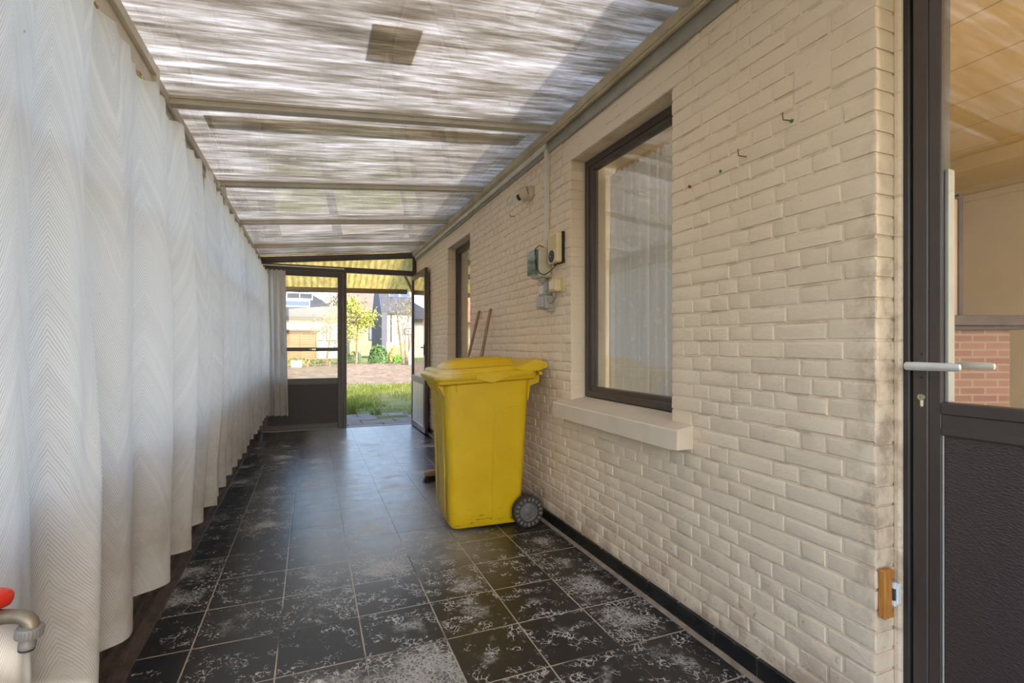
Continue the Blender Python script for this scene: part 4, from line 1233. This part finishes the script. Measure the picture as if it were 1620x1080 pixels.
# grass in the sun between slabs and soil
mb = MB(); rr = random.Random(12)
def blade(x, y, h, w, lean):
    a = rr.uniform(0, 2*pi); dx, dy = cos(a)*w, sin(a)*w; lx, ly = rr.uniform(-lean, lean), rr.uniform(-lean, lean)
    z0 = -.045
    mb.add([(x-dx, y-dy, z0), (x+dx, y+dy, z0), (x+lx*.5+dx*.7, y+ly*.5+dy*.7, z0+h*.6), (x+lx*.5-dx*.7, y+ly*.5-dy*.7, z0+h*.6), (x+lx, y+ly, z0+h)], [(0,1,2,3), (3,2,4)])
for i in range(15000):
    y = 9.75 + 6.0*rr.random(); x = -2.6 + rr.random()*(3.6 + (y)*.24)
    dens = noise.noise((x*.9, y*.6, 2)) + .35 - max(0, (y-14.4)*.35)
    if dens < rr.uniform(-.25, .45): continue
    blade(x, y, rr.uniform(.05, .13), rr.uniform(.006, .012), .07)
for cx, cy, n, r, h in ((.60, 9.05, 150, .13, .26), (1.02, 8.75, 60, .10, .12), (1.62, 8.70, 60, .16, .10), (1.3, 9.2, 50, .3, .07), (.8, 9.6, 120, .35, .12), (1.9, 9.4, 60, .3, .08), (.55, 10.0, 120, .25, .2)):
    for i in range(n):
        a = rr.uniform(0, 2*pi); q = r*sqrt(rr.random())
        blade(cx+q*cos(a), cy+q*sin(a), h*rr.uniform(.5, 1.1), .006, h*.5)
tag(obj('lawn_grass', mb, M['grass'], None, 0), 'sunlit rough grass strip beyond the far doorway', 'grass', None, 'stuff')

# ---- corrugated awning outside the end door
aw = thing('awning', (.4, 8.0, 1.9), 'yellowed corrugated plastic awning on timber beams outside the end door', 'awning')
mb = MB(); nu, nv = 190, 10
az = lambda y, x: 2.60 - (y-7.36)*.40 + .018*(x-.4)
def corr(u, v):
    x = -2.2 + 4.4*u; y = 7.36 + 1.36*v
    return (x, y, az(y, x) + .012*sin(2*pi*x/.092))
mb.grid(corr, nu*2, nv)
obj('corrugated_sheet', mb, M['corr'], aw, 60)
be = MB()
def beam(y, h, w, x0=-2.2, x1=1.52):
    be.loft([[(x, y-w, az(y, x)-.016-h), (x, y+w, az(y, x)-.016-h), (x, y+w, az(y, x)-.016), (x, y-w, az(y, x)-.016)] for x in (x1, x0)])
beam(8.60, .075, .035); beam(8.02, .05, .025); beam(7.42, .06, .03)
obj('beam', be, M['beam_wood'], aw)
br = MB(); br.tube([(1.43, 7.36, 1.86), (1.36, 7.98, 2.30)], .02, 8)
obj('brace', br, M['beam_wood'], aw)
obj('post', MB().cbox(-2.13, -2.07, 8.57, 8.63, -.04, 2.06, .004), M['beam_wood'], aw)

# ---------------------------------------------------------------- far garden things
def tree(name, x, y, h, crown, n, leaf, mat_l, mat_b, label, seed, trunk=.07, stems=1, lean=0, spread=.5, leafz=.35, leafh=1.0):
    rr = random.Random(seed)
    t = thing(name, (x, y, -.05), label, 'tree' if 'tree' in name else 'shrub')
    tr = MB(); tips = []
    for s in range(stems):
        bx = x + (rr.uniform(-.25, .25) if stems > 1 else 0); by = y + (rr.uniform(-.2, .2) if stems > 1 else 0)
        top = Vector((bx + lean + rr.uniform(-.3, .3)*spread*2, by + rr.uniform(-.3, .3), h*rr.uniform(.8, .95)))
        pts = [Vector((bx, by, -.08)).lerp(top, u) + Vector((rr.uniform(-.06, .06), rr.uniform(-.06, .06), 0))*h*.25*u for u in (0, .2, .4, .6, .8, 1)]
        tr.tube(pts, [trunk*(1-.82*u) for u in (0, .2, .4, .6, .8, 1)], 7)
        for b in range(9 if stems < 3 else 5):
            u = rr.uniform(.25, .95); k = int(u*5); p = pts[k].lerp(pts[min(5, k+1)], u*5-k)
            a = rr.uniform(0, 2*pi); L = crown*rr.uniform(.5, 1.0)*(1.1-.5*u)
            q = p + Vector((cos(a)*L, sin(a)*L*.8, L*rr.uniform(.4, 1.0)))
            m = p.lerp(q, .5) + Vector((0, 0, -.08*L))
            tr.tube([p, m, q], [trunk*.36*(1-.5*u), trunk*.24*(1-.5*u), trunk*.08], 5); tips += [m.lerp(q, .4), q, q]
            for c in range(3):
                d = q.lerp(m, rr.uniform(0, .8)); e = d + Vector((rr.uniform(-1, 1), rr.uniform(-1, 1), rr.uniform(.1, 1)))*L*.4
                tr.tube([d, e], [trunk*.10, trunk*.04], 4); tips += [e]
        tips.append(top)
    obj('trunk', tr, mat_b, t, 60)
    if n:
        lf = MB()
        for i in range(n):
            c = rr.choice(tips); g = crown*.34
            p = c + Vector((rr.gauss(0, g*.6), rr.gauss(0, g*.6), rr.gauss(0, g*.6)*leafh))
            if p.z < h*leafz*.4: continue
            a = Vector((rr.uniform(-1, 1), rr.uniform(-1, 1), rr.uniform(-1, 1))).normalized()*leaf
            b = a.cross(Vector((rr.uniform(-1, 1), rr.uniform(-1, 1), rr.uniform(-1, 1)))).normalized()*leaf*.55
            lf.add([p-a, p-b, p+a, p+b], [(0,1,2,3)])
        obj('foliage', lf, mat_l, t, 0)
    return t
tree('young_tree', 2.62, 33.0, 4.1, 1.25, 1700, .085, M['leaf_lime'], M['bark'], 'yellow green young tree with a pale forked trunk just right of the door post', 5, .085, 1, .1, .4)
tree('bare_tree', 5.15, 29.5, 4.6, 1.15, 620, .055, M['leaf_olive'], M['bark'], 'pale many stemmed tree with few young leaves at the right edge of the doorway', 8, .05, 6, 0, 1.0, .5)
tree('brown_tree', 4.4, 75, 9.3, 3.6, 2600, .16, M['twig_brown'], M['bark_dark'], 'bare brown tree behind the yellow green tree', 14, .2, 2, 0, .8)
tree('pine_tree', 8.4, 80, 9.6, 2.0, 2400, .2, M['leaf_pine'], M['bark_dark'], 'dark green treetop above the brown tiled roof', 17, .2, 1, 0, .3)
tree('olive_tree', .95, 30.0, 3.4, 1.2, 900, .07, M['leaf_olive'], M['bark_dark'], 'thin olive leaved tree behind the glass of the closed end door', 21, .05, 2, .2, .7)
tree('distant_tree', -3.0, 82, 10.5, 4.6, 2600, .22, M['twig_brown'], M['bark_dark'], 'wide bare brown tree behind the grey roofed house on the left', 29, .25, 2, 0, .9)

def bush(name, x0, x1, y, h, n, mat, leaf, label, seed, depth=.5, cat='bush', base=0.0):
    rr = random.Random(seed); lf = MB()
    nseg = 10; rings = []
    # a lumpy solid core under the leaves
    for k in range(9):
        v = k/8; z = base + (h*.86-base)*v; s = (1-.5*v*v)
        rings.append([((x0+x1)/2 + (x1-x0)*.44*s*cos(a)*(1+.2*noise.noise((cos(a)*2, sin(a)*2, v*3+seed))), y + depth*.8*s*sin(a)*(1+.2*noise.noise((cos(a)*2, sin(a)*2, v*3+seed))), z-.06) for a in [2*pi*q/20 for q in range(20)]])
    lf.loft(rings)
    for i in range(n):
        u = rr.random(); v = rr.random()**.8
        hh = h*(.80 + .3*noise.noise((u*(x1-x0)*1.2, seed, 0)))
        s = 1-.45*v*v
        xm = (x0+x1)/2; x = xm + (x0 + (x1-x0)*u - xm)*s
        p = Vector((x, y + rr.uniform(-1, 1)*depth*s, base + (hh-base)*v))
        a = Vector((rr.uniform(-1, 1), rr.uniform(-1, 1), rr.uniform(-1, 1))).normalized()*leaf*rr.uniform(.6, 1.2)
        b = a.cross(Vector((rr.uniform(-1, 1), rr.uniform(-1, 1), rr.uniform(-1, 1)))).normalized()*leaf*.6
        lf.add([p-a, p-b, p+a, p+b], [(0,1,2,3)])
    return tag(obj(name, lf, mat, None, 0, ((x0+x1)/2, y, base)), label, cat)
bush('ivy_bush', 3.45, 4.75, 33.5, 1.42, 1500, M['leaf_dark'], .085, 'dark green ivy bush right of the yellow green tree', 3)
bush('hedge', 1.9, 3.3, 36.2, .95, 900, M['leaf_olive'], .07, 'low olive undergrowth below the yellow green tree', 6)
bush('climber', 4.85, 6.05, 34.0, 1.45, 900, simple('dry_yellow_leaves', (206,186,116), .8, 0, .3, 3), .08, 'dry yellow climber on the low garden wall before the white house', 9, .3)
bush('grass_clump', 4.9, 5.9, 33.0, .62, 700, simple('fresh_green_leaves', (120,164,66), .7, 0, .3, 3), .08, 'fresh green clump at the foot of the dry yellow climber', 12, .5)
bush('weed_patch', -2.4, .9, 31.0, .55, 1500, M['leaf_olive'], .06, 'yellow green weeds along the fence foot behind the closed door glass', 15, .6)
tag(obj('garden_wall', MB().cbox(4.7, 6.9, 34.5, 34.7, -.06, 1.38, .01), M['render_cream'], None, 35, 'base'), 'low cream garden wall behind the dry yellow climber', 'wall')
t = thing('concrete_post', (5.75, 31.5, -.05), 'grey concrete post beside the leaning concrete slabs', 'post')
obj('shaft', MB().cbox(5.66, 5.80, 31.4, 31.54, -.05, 1.12, .01), M['concrete'], t)
mb = MB()
for i in range(3):
    xs = 5.15 + i*.24
    mb.loft([[(xs, 28.4+.06*i, -.05), (xs+.32, 28.4+.06*i, -.05), (xs+.30, 28.75+.06*i, .74+.06*i), (xs+.02, 28.75+.06*i, .80-.05*i)], [(xs, 28.46+.06*i, -.05), (xs+.32, 28.46+.06*i, -.05), (xs+.30, 28.81+.06*i, .74+.06*i), (xs+.02, 28.81+.06*i, .80-.05*i)]])
tag(obj('concrete_slabs', mb, M['concrete'], None, 35, 'base'), 'grey concrete slabs leaning together at the right end of the dug soil', 'slab')
t = thing('wire_fence', (2.9, 35.2, 0), 'green wire garden fence below the yellow green tree', 'fence')
mb = MB()
for i in range(6): obj('post', MB().tube([(.4+i*.9, 35.2, -.05), (.4+i*.9, 35.2, 1.0)], .02, 6), M['wire_green'], t)
mb = MB()
for k in range(6): mb.tube([(.4, 35.2, .08+.17*k), (4.9, 35.2, .08+.17*k)], .007, 4)
for k in range(46): mb.tube([(.4+.1*k, 35.2, .05), (.4+.1*k, 35.2, .95)], .006, 4)
obj('mesh', mb, M['wire_green'], t)
# larch board shed / fence at the left
t = thing('wooden_shed', (-.9, 35.5, -.05), 'pale larch board garden shed in front of the grey roofed house', 'shed')
mb = MB()
for k in range(12): mb.cbox(-2.9, .32, 34.5, 34.56, -.02+.176*k, .15+.176*k, .012)
mb.box(-2.88, .30, 34.56, 36.3, -.05, 2.08)
obj('board_wall', mb, M['fence_wood'], t)
for x in (-2.95, -1.55, -.62, .30): obj('post', MB().cbox(x-.05, x+.05, 34.44, 34.52, -.05, 2.1, .01), M['fence_wood'], t)
obj('roof', MB().cbox(-3.1, .52, 34.25, 36.6, 2.09, 2.2, .02), M['mantel'], t)
t = thing('garden_bench', (.3, 29.2, -.05), 'low pale plank bench on the soil behind the closed door glass', 'bench')
obj('plank', MB().cbox(-.35, 1.1, 29.0, 29.35, .40, .46, .01), M['fence_wood'], t)
for x in (-.2, .92): obj('leg', MB().cbox(x-.05, x+.05, 29.1, 29.25, -.05, .40, .01), M['fence_wood'], t)
t = thing('plastic_crate', (-.75, 29.0, -.05), 'white slatted crate on the soil behind the closed door glass', 'crate')
mb = MB()
for k in range(4): mb.cbox(-1.02, -.5, 28.8, 29.2, -.04+.10*k, .03+.10*k, .01)
for x in (-1.02, -.77, -.53): mb.cbox(x, x+.03, 28.79, 29.21, -.04, .34, .005)
obj('slatted_body', mb, M['crate_white'], t)
t = thing('garden_stake', (-1.35, 29, -.05), 'short pale wooden stake left of the white crate', 'stake')
obj('stake', MB().cbox(-1.38, -1.33, 29, 29.05, -.05, .5, .005), M['white_paint'], t)

# houses
def gable_roof(mb, x0, x1, y0, y1, ze, zr, over=.3, hip=0):
    xm0, xm1 = x0 + hip, x1 - hip; ym = (y0+y1)/2
    a = [(x0-over, y0-over, ze), (x1+over, y0-over, ze), (x1+over, y1+over, ze), (x0-over, y1+over, ze), (xm0-(0 if hip else over), ym, zr), (xm1+(0 if hip else over), ym, zr)]
    b = [(p[0], p[1], p[2]-.18) for p in a]
    mb.add(a + b, [(0,1,5,4), (1,2,5), (2,3,4,5), (3,0,4), (6,7,1,0), (7,8,2,1), (8,9,3,2), (9,6,0,3), (6,9,8,7)])
def house_window(parent, x0, x1, z0, z1, y, glassm):
    w = MB()
    w.cbox(x0-.06, x1+.06, y-.08, y+.02, z0-.06, z0, .01); w.cbox(x0-.06, x1+.06, y-.08, y+.02, z1, z1+.06, .01)
    w.cbox(x0-.06, x0, y-.08, y+.02, z0, z1, .01); w.cbox(x1, x1+.06, y-.08, y+.02, z0, z1, .01)
    o = obj('window', w, M['darkgrey'], parent)
    obj('window_pane', MB().box(x0, x1, y-.05, y-.02, z0, z1), glassm, o, 0)
hA = thing('house', (-3.5, 54, -.05), 'white house with a wide grey hipped roof and skylights seen through the closed door glass', 'house')
obj('wall', MB().box(-9.0, 2.6, 50, 58, -.1, 3.75), M['render_white'], hA, 0)
mb = MB(); gable_roof(mb, -9, 2.6, 50, 58, 3.98, 7.0, .5, 3.6); mb.box(-9.3, 2.95, 49.6, 50.2, 3.62, 4.0)
obj('roof', mb, M['slate'], hA, 0)
rs = lambda y: 3.98 + (y-49.5)*(7.0-3.98)/4.5
for x0, x1, ya, yb, m in ((-2.35, -.15, 50.7, 51.6, 'skylight'), (-2.25, .1, 51.9, 52.9, 'slate')):
    s = MB()
    for xx0, xx1 in ((x0, x0+.06), (x1-.06, x1), ((x0+x1)/2-.03, (x0+x1)/2+.03)) if m == 'slate' else ((x0, x0+.06), (x1-.06, x1)):
        s.loft([[(xx0, y, rs(y)), (xx1, y, rs(y)), (xx1, y, rs(y)+.12), (xx0, y, rs(y)+.12)] for y in (ya, yb)])
    for y in (ya, yb):
        s.box(x0, x1, y-.04, y+.04, rs(y), rs(y)+.12)
    so = obj('skylight', s, M['white_paint'], hA)
    g_ = MB(); g_.loft([[(x0, y, rs(y)), (x1, y, rs(y)), (x1, y, rs(y)+.06), (x0, y, rs(y)+.06)] for y in (ya, yb)])
    obj('skylight_pane', g_, M[m], so, 0)
house_window(hA, -4.0, -2.9, 1.9, 3.4, 50, M['win_glass_far']); house_window(hA, .05, .95, 1.7, 3.35, 50, M['white_paint']); house_window(hA, 1.35, 2.25, 1.7, 3.35, 50, M['white_paint'])
hB = thing('house', (6.0, 66, -.05), 'small cream house with a brown tiled roof between the young tree and the slate gable', 'house')
obj('wall', MB().box(4.2, 10, 62, 70, -.1, 4.15), M['render_cream'], hB, 0)
mb = MB(); gable_roof(mb, 4.2, 10, 62, 70, 4.2, 8.4, .3, 0)
obj('roof', mb, M['tile_brown'], hB, 0)
house_window(hB, 6.45, 7.35, 1.9, 3.3, 62, M['win_glass_far'])
hC = thing('house', (9.5, 52, -.05), 'white house with a dark slate gable side and solar panels on its roof', 'house')
obj('wall', MB().box(6.35, 14, 48, 56, -.1, 4.3), M['render_white'], hC, 0)
mb = MB()
gp = [(47.85, .9), (56.15, .9), (56.15, 4.25), (52.0, 8.55), (47.85, 4.25)]
mb.loft([[(6.10, y, z) for y, z in gp], [(6.34, y, z) for y, z in gp]])
mb.box(6.10, 6.62, 47.82, 47.98, .9, 4.3)
obj('gable_cladding', mb, M['slate_dark'], hC, 0)
mb = MB(); gable_roof(mb, 6.35, 14, 48, 56, 4.35, 8.6, .15, 0)
obj('roof', mb, M['slate'], hC, 0)
rs2 = lambda y: 4.35 + (y-47.85)*(8.6-4.35)/4.15
for c in range(3):
    for q in range(2):
        x0 = 7.0 + 1.08*c; ya = 49.3 + 1.0*q; s = MB()
        s.loft([[(x0, y, rs2(y)+.05), (x0+1.0, y, rs2(y)+.05), (x0+1.0, y, rs2(y)+.1), (x0, y, rs2(y)+.1)] for y in (ya, ya+.94)])
        obj('solar_panel', s, M['solar'], hC, 0)
        e = MB()
        for k in (0, .98): e.loft([[(x0+k, y, rs2(y)+.05), (x0+k+.03, y, rs2(y)+.05), (x0+k+.03, y, rs2(y)+.13), (x0+k, y, rs2(y)+.13)] for y in (ya, ya+.94)])
        obj('solar_panel_edge', e, M['white_paint'], hC, 0)
dp = MB(); dp.tube([(7.0, 47.95, 4.2), (7.0, 47.95, .2)], .06, 8)
obj('downpipe', dp, M['darkgrey'], hC)
house_window(hC, 8.3, 9.5, 2.3, 2.8, 48, M['win_glass_far'])
# small outbuilding mirrored in the far brick wall window
t = thing('outbuilding', (-6, 22.5, -.05), 'cream outbuilding with red roof tiles mirrored in the far wall window', 'outbuilding')
obj('wall', MB().box(-9.5, -2.8, 21, 25, -.1, 2.15), M['render_cream'], t, 0)
mb = MB(); gable_roof(mb, -9.5, -2.8, 21, 25, 2.35, 3.9, .25, 0); 
obj('roof', mb, M['tile_red'], t, 0)
# ================================================================ light, sky, camera
w = bpy.data.worlds.new('sky'); scene.world = w; w.use_nodes = True
nt = w.node_tree; nt.nodes.clear()
out = nt.nodes.new('ShaderNodeOutputWorld'); bg = nt.nodes.new('ShaderNodeBackground'); sky = nt.nodes.new('ShaderNodeTexSky')
S = Vector((.30, -.65, .70)).normalized()
sky.sky_type = 'NISHITA'; sky.sun_disc = False
sky.sun_elevation = math.asin(S.z); sky.sun_rotation = math.atan2(S.x, S.y)
sky.air_density = 1.0; sky.dust_density = 3.0; sky.ozone_density = 1.0
nt.links.new(sky.outputs[0], bg.inputs[0]); bg.inputs[1].default_value = .30
nt.links.new(bg.outputs[0], out.inputs[0])
sun = bpy.data.lights.new('sun', 'SUN'); sun.energy = 2.4; sun.angle = radians(.9); sun.color = (1, .955, .88)
so = bpy.data.objects.new('sun', sun); COL.objects.link(so)
so.rotation_euler = S.to_track_quat('Z', 'Y').to_euler(); so.location = (3, -6, 9)

F = 785.0; TH = math.atan(317/F)
cam = bpy.data.cameras.new('camera'); co = bpy.data.objects.new('camera', cam); COL.objects.link(co)
cam.sensor_fit = 'HORIZONTAL'; cam.sensor_width = 36; cam.lens = 36*F/1620
cam.shift_y = 7/1620; cam.clip_start = .02; cam.clip_end = 500
co.location = (0, 0, 1.14); co.rotation_euler = (radians(90), 0, -TH)
scene.camera = co
vs = scene.view_settings
vs.view_transform = 'Standard'; vs.look = 'None'; vs.gamma = 1; vs.use_curve_mapping = False
vs.exposure = 1.6
